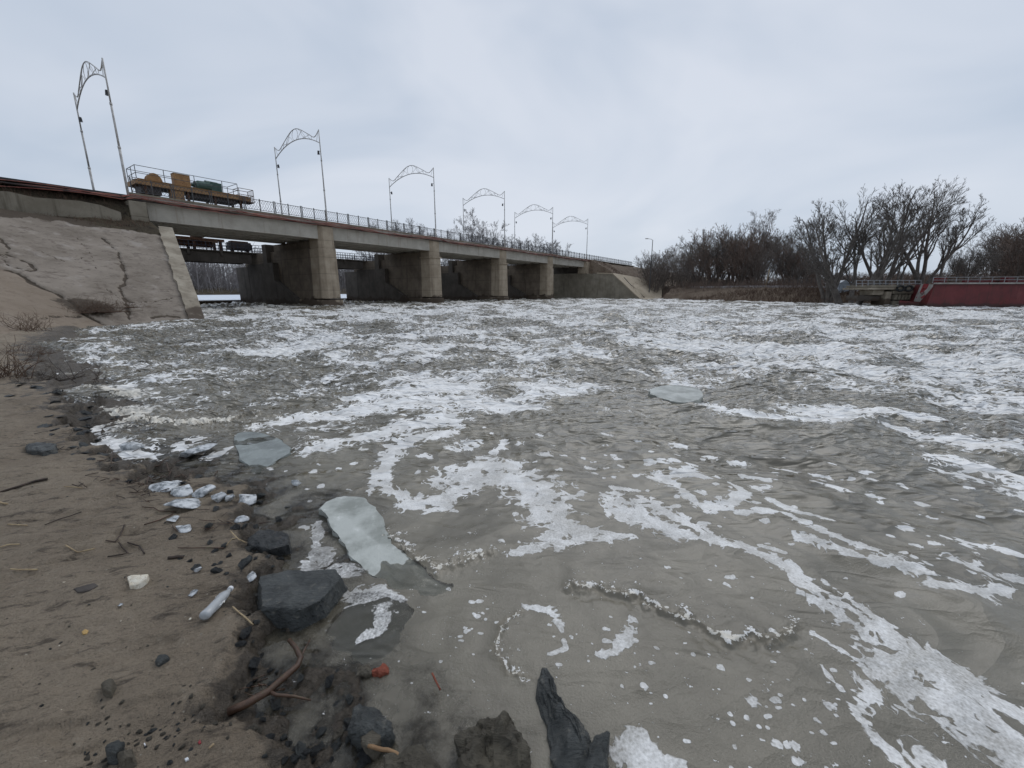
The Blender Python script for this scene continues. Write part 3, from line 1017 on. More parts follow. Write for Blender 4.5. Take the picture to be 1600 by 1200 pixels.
def water_material():
    t = NT('muddy_river_water')
    v = t.pos()
    wc = t.noise(v, 1.1, 3, 0.5, 0, 'Color')
    off = t.n.new('ShaderNodeVectorMath'); off.operation = 'SUBTRACT'; t.l(wc, off.inputs[0]); off.inputs[1].default_value = (0.5, 0.5, 0.5)
    sc_ = t.n.new('ShaderNodeVectorMath'); sc_.operation = 'SCALE'; t.l(off.outputs[0], sc_.inputs[0]); sc_.inputs['Scale'].default_value = 1.3
    ad = t.n.new('ShaderNodeVectorMath'); ad.operation = 'ADD'; t.l(v, ad.inputs[0]); t.l(sc_.outputs[0], ad.inputs[1])
    vw = ad.outputs[0]
    nA = t.noise(vw, 0.24, 5, 0.55, 0.5)
    nA2 = t.noise(vw, 0.75, 5, 0.58, 0.5)
    nB = t.noise(v, 6.5, 3, 0.55, 0.7)
    nC = t.noise(v, 24, 4, 0.65, 0.4)
    # coarse and fine bending, so that the cells between the foam strings come out drawn and curled
    w2 = t.noise(v, 3.2, 3, 0.55, 0.6, 'Color')
    o2 = t.n.new('ShaderNodeVectorMath'); o2.operation = 'SUBTRACT'; t.l(w2, o2.inputs[0]); o2.inputs[1].default_value = (0.5, 0.5, 0.5)
    s2 = t.n.new('ShaderNodeVectorMath'); s2.operation = 'SCALE'; t.l(o2.outputs[0], s2.inputs[0]); s2.inputs['Scale'].default_value = 0.55
    a2 = t.n.new('ShaderNodeVectorMath'); a2.operation = 'ADD'; t.l(vw, a2.inputs[0]); t.l(s2.outputs[0], a2.inputs[1])
    vl = a2.outputs[0]
    e1 = t.voro(vl, 0.75, 'DISTANCE_TO_EDGE')
    e2 = t.voro(vl, 2.1, 'DISTANCE_TO_EDGE')
    e3 = t.voro(vl, 6.5, 'DISTANCE_TO_EDGE')
    ctr = lambda x, k: t.math('MULTIPLY', t.math('SUBTRACT', x, 0.5), k)
    add = lambda *xs: xs[0] if len(xs) == 1 else t.math('ADD', xs[0], add(*xs[1:]))
    fa = t.attr('fa')
    base = add(fa, ctr(nA, 3.2), ctr(nA2, 1.9), ctr(nB, 0.55), ctr(nC, 0.15))
    lace1 = t.math('SUBTRACT', add(base, 0.44), t.math('MULTIPLY', e1, 3.4))
    lace2 = t.math('SUBTRACT', add(base, 0.28), t.math('MULTIPLY', e2, 2.6))
    e4 = t.voro(vl, 4.3, 'DISTANCE_TO_EDGE')
    lace3 = t.math('SUBTRACT', add(fa, 0.44, ctr(nA, 2.4), ctr(nA2, 2.2), ctr(nB, 1.3), ctr(nC, 0.5)), t.math('MULTIPLY', e4, 2.7))
    mA = t.smooth(t.math('MAXIMUM', t.math('MAXIMUM', lace1, lace2), lace3), -0.01, 0.16)
    fbv = t.attr('fb')
    sbase = add(fbv, ctr(nB, 2.2), ctr(nA2, 1.4), ctr(nC, 0.22))
    sl2 = t.math('SUBTRACT', add(sbase, 0.30), t.math('MULTIPLY', e2, 2.8))
    sl3 = t.math('SUBTRACT', add(t.math('MULTIPLY', sbase, 0.6), 0.62, ctr(nB, 1.6)), t.math('MULTIPLY', e3, 2.4))
    mB = t.smooth(t.math('MINIMUM', sl2, sl3), -0.02, 0.20)
    nfa = t.attr('nearf')
    frag = t.math('SUBTRACT', add(t.math('MULTIPLY', fbv, 0.5), 0.30, ctr(nB, 2.2), ctr(nC, 0.8)), t.math('MULTIPLY', e3, 2.4))
    mB = t.math('MAXIMUM', mB, t.smooth(frag, 0.0, 0.16))
    cr1 = t.mix(nfa, t.noise(v, 7, 6, 0.7, 0.6), t.noise(v, 62, 3, 0.65, 0.4))
    cr2 = t.mix(nfa, t.noise(v, 2.2, 4, 0.6), t.noise(v, 13, 4, 0.65))
    mC = t.smooth(add(t.attr('crm'), ctr(cr1, 2.6), ctr(cr2, 2.8)), 0.64, 0.84)
    m = t.math('MAXIMUM', t.math('MAXIMUM', mA, mB), mC)
    # thin and thick foam
    fine = t.noise(v, 85, 4, 0.7)
    bub = t.voro(v, 70, 'F1')
    mid = t.noise(vw, 4.2, 5, 0.6)
    nf = t.attr('nearf')
    thick = add(0.70, t.smooth(mid, 0.36, 0.62, 0, 0.30))
    thin_ = add(0.38, t.smooth(mid, 0.36, 0.66, 0, 0.34), ctr(fine, 0.9), t.math('MULTIPLY', t.math('SUBTRACT', bub, 0.4), 0.35))
    thick = t.math('ADD', t.math('MULTIPLY', thick, t.math('SUBTRACT', 1.0, nf)), t.math('MULTIPLY', thin_, nf), None, True)
    thick = t.math('MAXIMUM', thick, t.math('MULTIPLY', mC, 0.8))
    m2 = t.math('MULTIPLY', m, thick, None, True)
    bg = t.attr('beige')
    fcol = t.mix(bg, (0.90, 0.89, 0.87), (0.74, 0.68, 0.56))
    n0 = t.noise(vw, 0.9, 6, 0.62, 0.8)
    wcol = t.mix(t.smooth(n0, 0.35, 0.65), (0.122, 0.108, 0.079), (0.188, 0.168, 0.126))
    wcol = t.mix(t.math('MULTIPLY', bg, 0.4), wcol, (0.24, 0.20, 0.14))
    # ripples
    rA = t.noise(t.pos((0.62, 1.35, 1), math.radians(8)), 4.2, 1.5, 0.5, 0.7)
    rB = t.noise(t.pos((0.7, 1.3, 1), math.radians(-12)), 15, 2, 0.5, 0.6)
    rC = t.noise(t.pos((0.62, 1.3, 1), math.radians(-10)), 1.5, 1.5, 0.5, 0.8)
    chop = t.attr('chop')
    fold_ = lambda x: t.math('MULTIPLY', t.math('ABSOLUTE', t.math('SUBTRACT', x, 0.5)), -2.0)
    nrm = t.bump(t.math('MULTIPLY', fold_(rC), chop), 1.0, 0.16)
    nrm = t.bump(t.math('MULTIPLY', fold_(rA), chop), 1.0, 0.060, nrm)
    nrm = t.bump(rB, 0.20, 0.006, nrm)
    nfoam = t.bump(t.math('ADD', t.math('MULTIPLY', m, 0.5), t.math('MULTIPLY', fine, 0.6)), 0.5, 0.012, nrm)
    b = t.b
    t.l(t.mix(m2, wcol, fcol), b.inputs['Base Color'])
    b.inputs['IOR'].default_value = 1.36
    b.inputs['Specular IOR Level'].default_value = 0.85
    t.l(t.smooth(m, 0, 1, 0.05, 0.6), b.inputs['Roughness'])
    t.l(nfoam, b.inputs['Normal'])
    # clear film over the stones of the shallows
    tr = t.n.new('ShaderNodeBsdfTransparent')
    tr.inputs['Color'].default_value = (0.80, 0.79, 0.75, 1)
    gl = t.n.new('ShaderNodeBsdfGlossy')
    gl.inputs['Roughness'].default_value = 0.06
    t.l(nrm, gl.inputs['Normal'])
    fr = t.n.new('ShaderNodeFresnel'); fr.inputs['IOR'].default_value = 1.33
    t.l(nrm, fr.inputs['Normal'])
    film = t.n.new('ShaderNodeMixShader')
    t.l(fr.outputs[0], film.inputs[0]); t.l(tr.outputs[0], film.inputs[1]); t.l(gl.outputs[0], film.inputs[2])
    fin = t.n.new('ShaderNodeMixShader')
    t.l(t.math('MAXIMUM', t.attr('op'), m2), fin.inputs[0])
    t.l(film.outputs[0], fin.inputs[1]); t.l(b.outputs[0], fin.inputs[2])
    t.l(fin.outputs[0], t.out.inputs['Surface'])
    return t.m


me.materials.append(water_material())
water = bpy.data.objects.new('water', me)
COL.objects.link(water)
tag(water, kind='structure')

# ------------------------------------------------------------------ left abutment: concrete slope, coping, walls
ss = np.linspace(-9, 12.7, 330)
mm = np.linspace(6, 44.0, 460)
Sg, Mg = np.meshgrid(ss, mm, indexing='ij')
# the sheet narrows towards the water along the flared coping
edge = np.interp(Mg, [30, 44], [9.3, 12.6])
Sg = np.where(Sg > 0, Sg * edge / 12.7, Sg)
Zg = z_rev(Sg, Mg)
Zg = Zg + 0.010 * fbm(Sg * 0.5, Mg * 0.5, 3, 201) + 0.012 * fbm(Sg * 3, Mg * 3, 3, 207)


def on_slope(px, py):
    """photo point -> s, m on the sloping sheet"""
    lo, hi = 8.0, 60.0
    dx, dy, dz = px - 800, FP * CP + (600 - py) * SP, -FP * SP + (600 - py) * CP
    for i in range(160):
        k = (6 + i * 0.35) / dy
        s, m = sm_of(dx * k, dy * k)
        if CAMH + dz * k < float(z_rev(np.array(s), np.array(m))):
            return s, m
    return s, m


dirt = np.zeros(Sg.shape)
for pts, wd, dp in (
    ([(0, 373), (14, 388), (10, 398), (20, 405), (46, 412), (56, 424), (48, 427), (14, 416), (8, 412)], 0.13, 0.12),
    ([(0, 420), (16, 424), (32, 431), (52, 446), (92, 462), (112, 478), (130, 491), (160, 508)], 0.22, 0.16),
    ([(160, 372), (168, 382), (185, 395), (188, 410), (196, 428), (194, 442), (188, 455), (196, 470), (203, 505)], 0.17, 0.14),
    ([(200, 473), (240, 471), (275, 469)], 0.10, 0.08), ([(150, 445), (170, 458), (185, 466)], 0.07, 0.04),
    ([(0, 492), (40, 506), (80, 500), (128, 498)], 0.08, 0.06), ([(120, 375), (140, 395), (150, 420)], 0.05, 0.02),
    ([(60, 395), (100, 410), (140, 405)], 0.05, 0.02), ([(0, 402), (10, 407)], 0.1, 0.06), ([(240, 500), (262, 497), (280, 499)], 0.22, 0.10),
):
    P = [on_slope(*p) for p in pts]
    d, par, _ = poly_dist(Sg, Mg, P)
    d = d + 0.10 * fbm(Sg * 2.2, Mg * 2.2, 3, 211)
    wd *= 0.48 * (0.75 + 0.6 * np.clip(0.5 + fbm(Sg * 0.9, Mg * 0.9, 2, 213), 0, 1.2))
    g = np.exp(-(d / wd) ** 2)
    Zg -= dp * 0.8 * g
    dirt = np.maximum(dirt, 0.85 * g)
# soil that has gathered in the hollow and along the top
c = on_slope(140, 487)
blob = np.exp(-((Sg - c[0]) / 1.1) ** 2 - ((Mg - c[1]) / 0.9) ** 2)
dirt = np.maximum(dirt, 1.1 * blob)
Zg += 0.10 * blob
c = on_slope(110, 475)
dirt = np.maximum(dirt, 0.8 * np.exp(-((Sg - c[0]) / 0.8) ** 2 - ((Mg - c[1]) / 0.5) ** 2))
dirt = np.maximum(dirt, sstep(42.4, 43.6, Mg + 0.7 * fbm(Sg * 0.8, Mg * 0.3, 3, 219)))
fold = [on_slope(*p) for p in [(0, 420), (16, 424), (32, 431), (52, 446), (92, 462), (112, 478), (160, 508)]]
fold = [(fold[0][0] - 9, fold[0][1] + 2)] + fold
d, par, side = poly_dist(Sg, Mg, fold)
tan_ = sstep(-0.1, 0.1, -d * side)
me = np_mesh('slab', np.stack([*W(Sg, Mg, Zg)], -1).reshape(-1, 3), grid_quads(*Sg.shape)[:, ::-1])
set_attr(me, 'dirt', dirt)
set_attr(me, 'tan', tan_)
me.materials.append(M['revet'])
slope = bpy.data.objects.new('concrete_slope', me)
COL.objects.link(slope)
tag(slope, 'cracked weathered concrete slope rising from the near shore to the bridge end', 'embankment')

wall = tag(empty('retaining_wall', W(9.5, 30.3, -0.6)), 'light concrete wall with flared sloping top edge beside the nearest bridge opening', 'wall')
mb = MB()
n = 30
for i in range(n):
    f0, f1 = i / n, (i + 1) / n
    c = []
    for f in (f0, f1):
        m = 29.6 + (44.2 - 29.6) * f
        se = 9.25 + (12.55 - 9.25) * (m - 30) / 14
        w = 0.80 + 0.15 * f
        jig = 0.09 * float(fbm(np.array(m * 1.3), np.array(3.0), 4, 3, 0.7))
        z = float(z_rev(np.array(se), np.array(m))) + 0.16 + 0.06 * float(fbm(np.array(m * 1.1), np.array(8.0), 4, 5, 0.7))
        c.append((se - 0.02 + jig, se + w, m, z))
    a, b = c
    mb.hexa([W(a[0], a[2], -1.4), W(a[1], a[2], -1.4), W(b[1], b[2], -1.4), W(b[0], b[2], -1.4),
             W(a[0], a[2], a[3]), W(a[1], a[2], a[3] - 0.02), W(b[1], b[2], b[3] - 0.02), W(b[0], b[2], b[3])])
mb.build('coping', M['coping'], wall)
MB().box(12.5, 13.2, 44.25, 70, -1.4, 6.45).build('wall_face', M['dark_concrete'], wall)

# soil berm and road embankment left of the bridge
ss, mm = np.linspace(-60, 12.3, 220), np.concatenate([np.linspace(42.6, 47.5, 60), np.linspace(47.8, 62, 10)])
Sg, Mg = np.meshgrid(ss, mm, indexing='ij')
top = np.interp(Sg, [-20, 4, 11, 12.3], [8.75, 8.85, 9.05, 9.1])
ztoe = z_rev(np.full(Sg.shape, 8.0), np.full(Sg.shape, 43.4)) + np.interp(Sg, [-10, 4, 12], [-0.7, -0.55, 0.0])
Zg = np.interp(Mg, [42.6, 43.2, 44.55, 44.9, 45.1, 46.6, 62], [-0.5, 0.05, 0.75, 0.75, 10, 20, 20])
Zg = np.where(Zg < 5, ztoe + Zg, 0)
up = np.interp(Mg, [44.9, 45.2, 46.4, 47, 62], [7.6, 8.15, 8.85, 9.0, 9.0]) - 9.0 + top
Zg = np.where(Mg > 44.95, up, Zg)
Zg = Zg + 0.10 * fbm(Sg * 0.7, Mg * 0.7, 5, 221) + 0.05 * fbm(Sg * 4, Mg * 4, 3, 225)
me = np_mesh('embankment', np.stack([*W(Sg, Mg, Zg)], -1).reshape(-1, 3), grid_quads(*Sg.shape)[:, ::-1])
me.materials.append(M['berm_soil'])
o = bpy.data.objects.new('embankment', me)
COL.objects.link(o)
tag(o, kind='structure')
mb = MB()
for i in range(24):     # a crumbled upper edge
    s0, s1 = -16 + i * 1.105, -16 + (i + 1) * 1.105
    j0, j1 = [0.13 * float(fbm(np.array(s * 0.6), np.array(1.0), 3, 231)) for s in (s0, s1)]
    j0 -= 0.35 * max(0, s0 - 9.2) if s0 > 9.2 else 0
    j1 -= 0.35 * max(0, s1 - 9.2) if s1 > 9.2 else 0
    mb.hexa([W(s0, 44.6, 5.6), W(s1, 44.6, 5.6), W(s1, 45.1, 5.6), W(s0, 45.1, 5.6),
             W(s0, 44.6, 8.12 + j0), W(s1, 44.6, 8.12 + j1), W(s1, 45.1, 8.12 + j1), W(s0, 45.1, 8.12 + j0)])
mb.thing('concrete_wall', M['abut'], 'low stained concrete wall under the road bank left of the bridge', 'wall')

# ------------------------------------------------------------------ the bridge
BR0 = 11.25
S0, DS = 28.05, 16.9                 # first pier, pier spacing
PIERS = [S0 + DS * i for i in range(4)]
SEND = 95.6
bridge = tag(empty('road_bridge', W(53, 50, 0)), 'long grey concrete road bridge on four thick piers over the foaming river', 'bridge')
mb = MB().box(11.15, 12.25, 44.75, 47, 5.4, 7.55).box(11.15, 12.25, 44.78, 46.2, 7.56, 8.72)
mb.build('end_column', M['abut'], bridge, bevel=0.03)
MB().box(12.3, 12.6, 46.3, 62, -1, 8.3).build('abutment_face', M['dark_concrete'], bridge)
for sp in PIERS:
    a, b = sp - 1.12, sp + 1.05
    mb = MB()
    # rounded nose column up to the deck
    ring = [(a, 47.2), (a, 45.35), (a + 0.42, 44.85), (b - 0.3, 44.8), (b, 45.1), (b, 47.2)]
    tp = [(a + .12, 47.2), (a + .12, 45.4), (a + 0.5, 44.95), (b - 0.35, 44.9), (b - .07, 45.15), (b - .07, 47.2)]
    mb.prism([W(s, m, 0.85) for s, m in ring], [W(s, m, 6.45) for s, m in tp])
    r2 = [(s + (0.08 if s < sp else -0.08), m + 0.08) for s, m in tp]
    mb.prism([W(s, m, 6.45) for s, m in r2], [W(s, m, 9.02) for s, m in r2])
    p = mb.build('pier', M['pier'], bridge, bevel=0.04)
    mb = MB()
    rg = [(a - .12, 56), (a - .12, 45.3), (a + 0.36, 44.70), (b - 0.2, 44.62), (b + .22, 45.0), (b + .22, 56)]
    mb.prism([W(s, m, -1.4) for s, m in rg], [W(s, m, 0.72) for s, m in rg])
    mb.build('footing', M['pier'], p, bevel=0.06)
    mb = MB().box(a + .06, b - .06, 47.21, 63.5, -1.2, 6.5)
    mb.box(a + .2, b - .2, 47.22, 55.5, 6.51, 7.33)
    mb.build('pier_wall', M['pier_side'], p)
    mb = MB().box(a - 0.62, b + 0.62, 54.6, 57.3, -1.2, 5.15).box(a - 0.1, b + 0.1, 57.31, 62.5, -1.2, 5.14)
    mb.prism([W(a - .62, 50.2, -1.2), W(b + .62, 50.2, -1.2), W(b + .62, 54.59, -1.2), W(a - .62, 54.59, -1.2)],
             [W(a - .62, 50.2, 0.85), W(b + .62, 50.2, 0.85), W(b + .62, 54.59, 3.0), W(a - .62, 54.59, 3.0)])
    mb.box(a - 0.45, b + 0.45, 56.2, 57.2, 5.16, 7.4).box(a - 0.12, b + 0.12, 62.51, 66.0, -1.2, 4.9)
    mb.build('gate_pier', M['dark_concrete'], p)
    ring2 = [(s + (-0.16 if s < sp else 0.16), m - (0.15 if m < 46 else -.05)) for s, m in tp]
    if abs(sp - PIERS[1]) < 1 or abs(sp - PIERS[2]) < 1:
        mb = MB()
        mb.prism([W(s, m, 6.42) for s, m in ring2], [W(s, m, 6.62) for s, m in ring2])
        mb.build('ledge', M['pier'], p)
ends = [11.9] + PIERS + [SEND + .3]
for i in range(5):
    a, b = ends[i], ends[i + 1]
    a += 0.36 if i == 0 else 1.0
    b -= 1.0 if i < 4 else 0.2
    mb = MB()
    mb.box(a - (0.0 if i == 0 else 0.9), b + 0.8 * (i < 4), 45.42, 45.95, 7.40, 8.95)
    for k in range(1, 5):
        mm0 = 45.42 + k * 2.1
        mb.box(a - (0.0 if i == 0 else 0.9), b + 0.8 * (i < 4), mm0, mm0 + 0.5, 7.42, 8.94)
    mb.build('girder', M['girder'], bridge, bevel=0.02)
MB().box(11.3, SEND + 1.2, 45.05, 54.4, 8.96, 9.2).build('deck', M['girder'], bridge)
mb = MB().box(11.3, 131, 44.98, 45.4, 9.21, 9.36).box(11.3, 131, 54.1, 54.5, 9.21, 9.36)
mb.build('kerb', M['abut'], bridge)
MB().box(-40, 131, 45.41, 54.09, 9.05, 9.204).box(11.35, 131, 45.42, 54.08, 9.21, 9.25).build('roadway', M['asphalt'], bridge)


def railing(name, label, m, material, s0, s1, pitch=2.78):
    root = tag(empty(name, W((s0 + s1) / 2, m, 9.36)), label, 'railing', 'railings along the bridge')
    k = int((s1 - s0) / pitch)
    first = None
    for i in range(k):
        a = s0 + i * pitch
        if first is None:
            mb = MB()
            b = a + pitch - 0.14
            for s in (a, (a + b) / 2, b):
                mb.box(s - 0.035, s + 0.035, m - 0.03, m + 0.03, 9.37, 10.52)
            for z in (9.47, 10.38):
                mb.box(a + .036, b - .036, m - 0.02, m + 0.02, z, z + 0.045)
            for half in (a + 0.05, (a + b) / 2 + 0.05):
                wdt = (b - a) / 2 - 0.1
                nn = 5
                for q in range(nn):
                    for sg in (1, -1):
                        c0 = half + wdt * q / nn
                        pts = []
                        for r in range(7):
                            f = r / 6
                            pts.append(W(c0 + wdt / nn * (0.5 + sg * 0.5 * math.cos(f * math.pi * 2)), m + sg * 0.008, 9.515 + 0.865 * f))
                        mb.tube(pts, 0.014, 3, caps=False)
            first = mb.build('railing_panel', material, root)
        else:
            c = first.copy()
            c.parent = root
            off = Vector(W(a, m, 0)) - Vector(W(s0, m, 0))
            c.location = first.location + off
            COL.objects.link(c)
    return root


railing('bridge_railing', 'dark lattice iron railing on the downstream edge of the bridge', 44.95 + .2, M['rail'], 11.6, 131)
railing('bridge_railing', 'dark lattice iron railing on the far side of the bridge road', 54.3, M['rail'], 11.6, 131)

# arched lamp frames over the roadway
first_arch = None
AR_LABEL = ['tall arched lamp frame standing on the road bank beside the orange crane',
            'second arched lamp frame from the orange crane', 'third arched lamp frame from the orange crane',
            'fourth arched lamp frame counted from the orange crane', 'fifth arched lamp frame counted from the orange crane, second from the far bank',
            'smallest arched lamp frame nearest the far bank']
for i in range(6):
    s = 11.28 + 16.88 * i
    if first_arch is None:
        root = empty('lamp_arch', W(s, 44.98, 9.2))
        ma, mz = 44.98, 54.5
        L = mz - ma

        def Q(f, z):
            return W(s, ma + L * f, z)
        for f in (0, 1):
            mb = MB()
            mb.tube([Q(f, 9.0), Q(f, 12.6)], 0.085, 8).tube([Q(f, 12.5), Q(f, 15.6)], 0.068, 8).tube([Q(f, 15.5), Q(f, 18.55)], 0.052, 8)
            mb.tube([Q(f, 12.45), Q(f, 12.62)], 0.10, 8).tube([Q(f, 15.45), Q(f, 15.62)], 0.085, 8)
            mb.build('pole', M['pole'], root, smooth=True)

        def up(f):
            g = abs(f - 0.5) * 2
            return 18.25 + 1.28 * (0.5 + 0.5 * math.cos(min(1, g / 0.82) * math.pi)) + (0.28 * max(0, (g - 0.82) / 0.18) ** 1.5) - 0.25 * math.exp(-((g - 0.8) / 0.14) ** 2)

        def lo(f):
            g = abs(f - 0.5) * 2
            return 17.25 + 1.15 * (1 - g ** 2)
        mb = MB()
        mb.tube([Q(k / 32, up(k / 32)) for k in range(33)], 0.042, 6, caps=False)
        mb.tube([Q(k / 32, lo(k / 32)) for k in range(33)], 0.050, 6, caps=False)
        # ring in the middle, curved struts to both sides
        zc, hh = (up(.5) + lo(.5)) / 2, (up(.5) - lo(.5)) / 2
        mb.tube([Q(0.5 + 0.062 * math.cos(t * math.pi / 10), zc + hh * math.sin(t * math.pi / 10)) for t in range(21)], 0.024, 5, caps=False)
        for sg in (1, -1):
            for fa0, fb0, bow in ((0.06, 0.24, 0.05), (0.16, 0.30, -0.05), (0.24, 0.36, 0.05), (0.36, 0.19, 0.04), (0.28, 0.44, -0.03), (0.44, 0.34, 0.02), (0.06, 0.02, 0.0)):
                pts = []
                for r in range(9):
                    t = r / 8
                    f = fa0 + (fb0 - fa0) * t + bow * math.sin(math.pi * t)
                    z = lo(fa0) + (up(fb0) - lo(fa0)) * t
                    z = min(max(z, lo(f)), up(f))
                    pts.append(Q(0.5 + sg * (0.5 - f), z))
                mb.tube(pts, 0.022, 4, caps=False)
        mb.build('arch', M['pole'], root, smooth=True)
        for f, sg in ((0, 1), (1, -1)):
            mb = MB()
            mb.tube([Q(f, 16.45), W(s, ma + L * f + sg * 0.28, 16.5)], 0.03, 5)
            c = W(s, ma + L * f + sg * 0.42, 16.36)
            mb.tube([(c[0], c[1], c[2] + .2), (c[0], c[1], c[2] + .1), (c[0], c[1], c[2] - .10), (c[0], c[1], c[2] - .16)], 0.09, 8, 0.14)
            mb.build('lamp', M['lamp'], root)
        first_arch = root
    else:
        root = first_arch.copy()
        COL.objects.link(root)
        root.location = Vector(W(s, 44.98, 9.2))
        for ch in list(first_arch.children):
            c = ch.copy()
            COL.objects.link(c)
            c.parent = root
    tag(root, AR_LABEL[i], 'lamp frame', 'arched lamp frames along the bridge')
    if i == 0:
        root.rotation_euler = (0, 0, 0)

# red cables and a black pipe sagging along the bridge edge
rc = random.Random(3)
for i in range(4):
    off, zo, ph = 44.86 - 0.035 * i, (9.13, 9.03, 8.93, 9.19)[i], rc.uniform(0, 6)
    pts = []
    k = 150
    for j in range(k):
        s = -18 + (116) * j / (k - 1)
        bay = ((s - S0) / DS) % 1.0
        sag = -0.16 * (1 - (2 * bay - 1) ** 2) * (0.6 + 0.3 * i) + 0.09 * math.sin(s * 0.55 + ph) + 0.05 * math.sin(s * 1.7 + ph * 2)
        lift = 0.0 if s > 11 else -0.10 - 0.012 * (11 - s) + 0.10 * math.sin(s * 0.7 + ph) * (1 if i else 0.3)
        mo = off - (0.0 if s > 11 else 0.05)
        pts.append(W(s, mo, zo + sag * (1 if s > 11 else 0.3) + lift - (0.1 if s < 11 else 0)))
    MB().tube(pts, 0.030, 5).thing('cable', M['red_cable'], 'red cable drooping in loops along the downstream edge of the bridge', 'cable', 'red cables on the bridge edge', smooth=True)
MB().tube([W(-18, 44.78, 8.62), W(10.6, 44.78, 8.80), W(12.6, 44.88, 8.80), W(SEND, 44.88, 8.80)], 0.06, 6).thing(
    'pipe', M['black_pipe'], 'straight thin black pipe along the bridge edge under the red cables', 'pipe')

# ------------------------------------------------------------------ travelling crane on the bridge
ZC = 10.42
cr = tag(empty('gantry_crane', W(16.6, 47.6, 9.25)), 'ochre travelling crane with green motor and handrails parked on the near end of the bridge', 'crane')
for m in (46.55, 48.35):
    mb = MB().box(12.5, 20.9, m, m + 0.32, ZC, ZC + 0.36)
    mb.box(12.48, 20.92, m - 0.06, m + 0.38, ZC + 0.361, ZC + 0.40).box(12.48, 20.92, m - 0.06, m + 0.38, ZC - 0.04, ZC - 0.001)
    for s in (14.6, 16.9, 19.2):
        mb.box(s, s + 0.06, m - 0.05, m - 0.001, ZC, ZC + 0.36)
    mb.build('main_beam', M['orange'], cr, bevel=0.01)
for s in (12.45, 20.95):
    MB().box(s - 0.16, s + 0.16, 46.5, 48.72, ZC - 0.02, ZC + 0.34).build('end_beam', M['orange'], cr, bevel=0.01)
MB().box(12.7, 20.8, 46.9, 48.33, ZC - .02, ZC + 0.05).build('platform', M['black_pipe'], cr)
for s in (12.9, 15.9, 18.0, 20.2):
    for m in (46.6, 48.4):
        MB().box(s - 0.09, s + 0.09, m, m + 0.2, 9.26, ZC - 0.045).build('support_leg', M['rust'], cr)
MB().box(14.6, 15.6, 46.62, 47.2, 9.55, ZC - 0.045).build('switch_box', M['orange'], cr, bevel=0.02)
MB().box(12.6, 14.0, 46.7, 48.2, 9.75, ZC - 0.1).build('bogie', M['black_pipe'], cr)
MB().box(16.2, 19.9, 46.8, 48.3, 10.0, ZC - 0.1).build('bogie', M['black_pipe'], cr)
# cable reel: half disc
mb = MB()
arc = [(13.45 + 0.55 * math.cos(t), ZC + 0.42 + 0.70 * math.sin(t)) for t in [math.pi * k / 12 for k in range(13)]]
mb.prism([W(s + 0.3, 47.0, z) for s, z in arc], [W(s + 0.3, 47.18, z) for s, z in arc])
mb.prism([W(s + 0.3, 47.6, z) for s, z in arc], [W(s + 0.3, 47.78, z) for s, z in arc])
mb.tube([W(13.85, 47.1, ZC + 0.6), W(13.85, 47.7, ZC + 0.6)], 0.3, 10)
mb.build('cable_reel', M['orange'], cr)
mb = MB().box(15.15, 16.35, 47.0, 47.7, ZC + 0.42, ZC + 1.42).box(15.12, 16.38, 46.97, 47.73, ZC + 1.421, ZC + 1.46)
mb.build('control_cabinet', M['orange'], cr, bevel=0.03)
mb = MB()
mb.tube([W(16.75, 47.35, ZC + .72), W(16.95, 47.35, ZC + .72), W(17.05, 47.35, ZC + .8), W(17.9, 47.35, ZC + .84), W(18.0, 47.35, ZC + .8)], 0.44, 14)
mb.tube([W(17.6, 47.35, ZC + 1.02), W(18.6, 47.35, ZC + 1.0)], 0.36, 12)
mb.box(17.95, 18.85, 47.0, 47.75, ZC + .42, ZC + 1.25).box(16.9, 18.8, 46.95, 47.8, ZC + .41, ZC + .5)
mb.tube([W(16.5, 47.35, ZC + .78), W(16.76, 47.35, ZC + .78)], 0.16, 10)
mb.build('motor', M['green'], cr, bevel=0.03)
mb = MB()
zt = ZC + 0.4
for m in (46.52, 48.68):
    for s in (12.4, 14.3, 16.5, 18.7, 20.0):
        mb.tube([W(s, m, zt), W(s, m, zt + 1.0)], 0.028, 5)
    for z in (0.42, 1.0):
        mb.tube([W(12.4, m, zt + z), W(20.0, m, zt + z)], 0.025, 5)
for s in (12.4, 20.0):
    for z in (0.42, 1.0):
        mb.tube([W(s, 46.52, zt + z), W(s, 48.68, zt + z)], 0.025, 5)
mb.tube([W(12.4, 47.6, zt), W(12.4, 47.6, zt + 1)], 0.028, 5)
mb.build('handrail', M['rail'], cr)
mb = MB()
for s in (20.05, 21.35):
    for m in (46.4, 47.6):
        mb.tube([W(s, m, ZC - .1), W(s, m, ZC + 1.05)], 0.03, 4)
for z in (ZC - .1, ZC + 0.5, ZC + 1.05):
    mb.tube([W(20.05, 46.4, z), W(21.35, 46.4, z), W(21.35, 47.6, z), W(20.05, 47.6, z), W(20.05, 46.4, z)], 0.026, 4)
for k in range(9):
    mb.tube([W(21.35, 46.4 + 1.2 * k / 8, ZC - .1), W(21.35, 46.4 + 1.2 * k / 8, ZC + 1.05)], 0.014, 3)
    mb.tube([W(20.05 + 1.3 * k / 8, 46.4, ZC + 0.5), W(20.05 + 1.3 * k / 8, 46.4, ZC - .1)], 0.014, 3)
mb.box(20.05, 21.35, 46.4, 47.6, ZC - .16, ZC - .1)
mb.build('cage', M['rust'], cr)

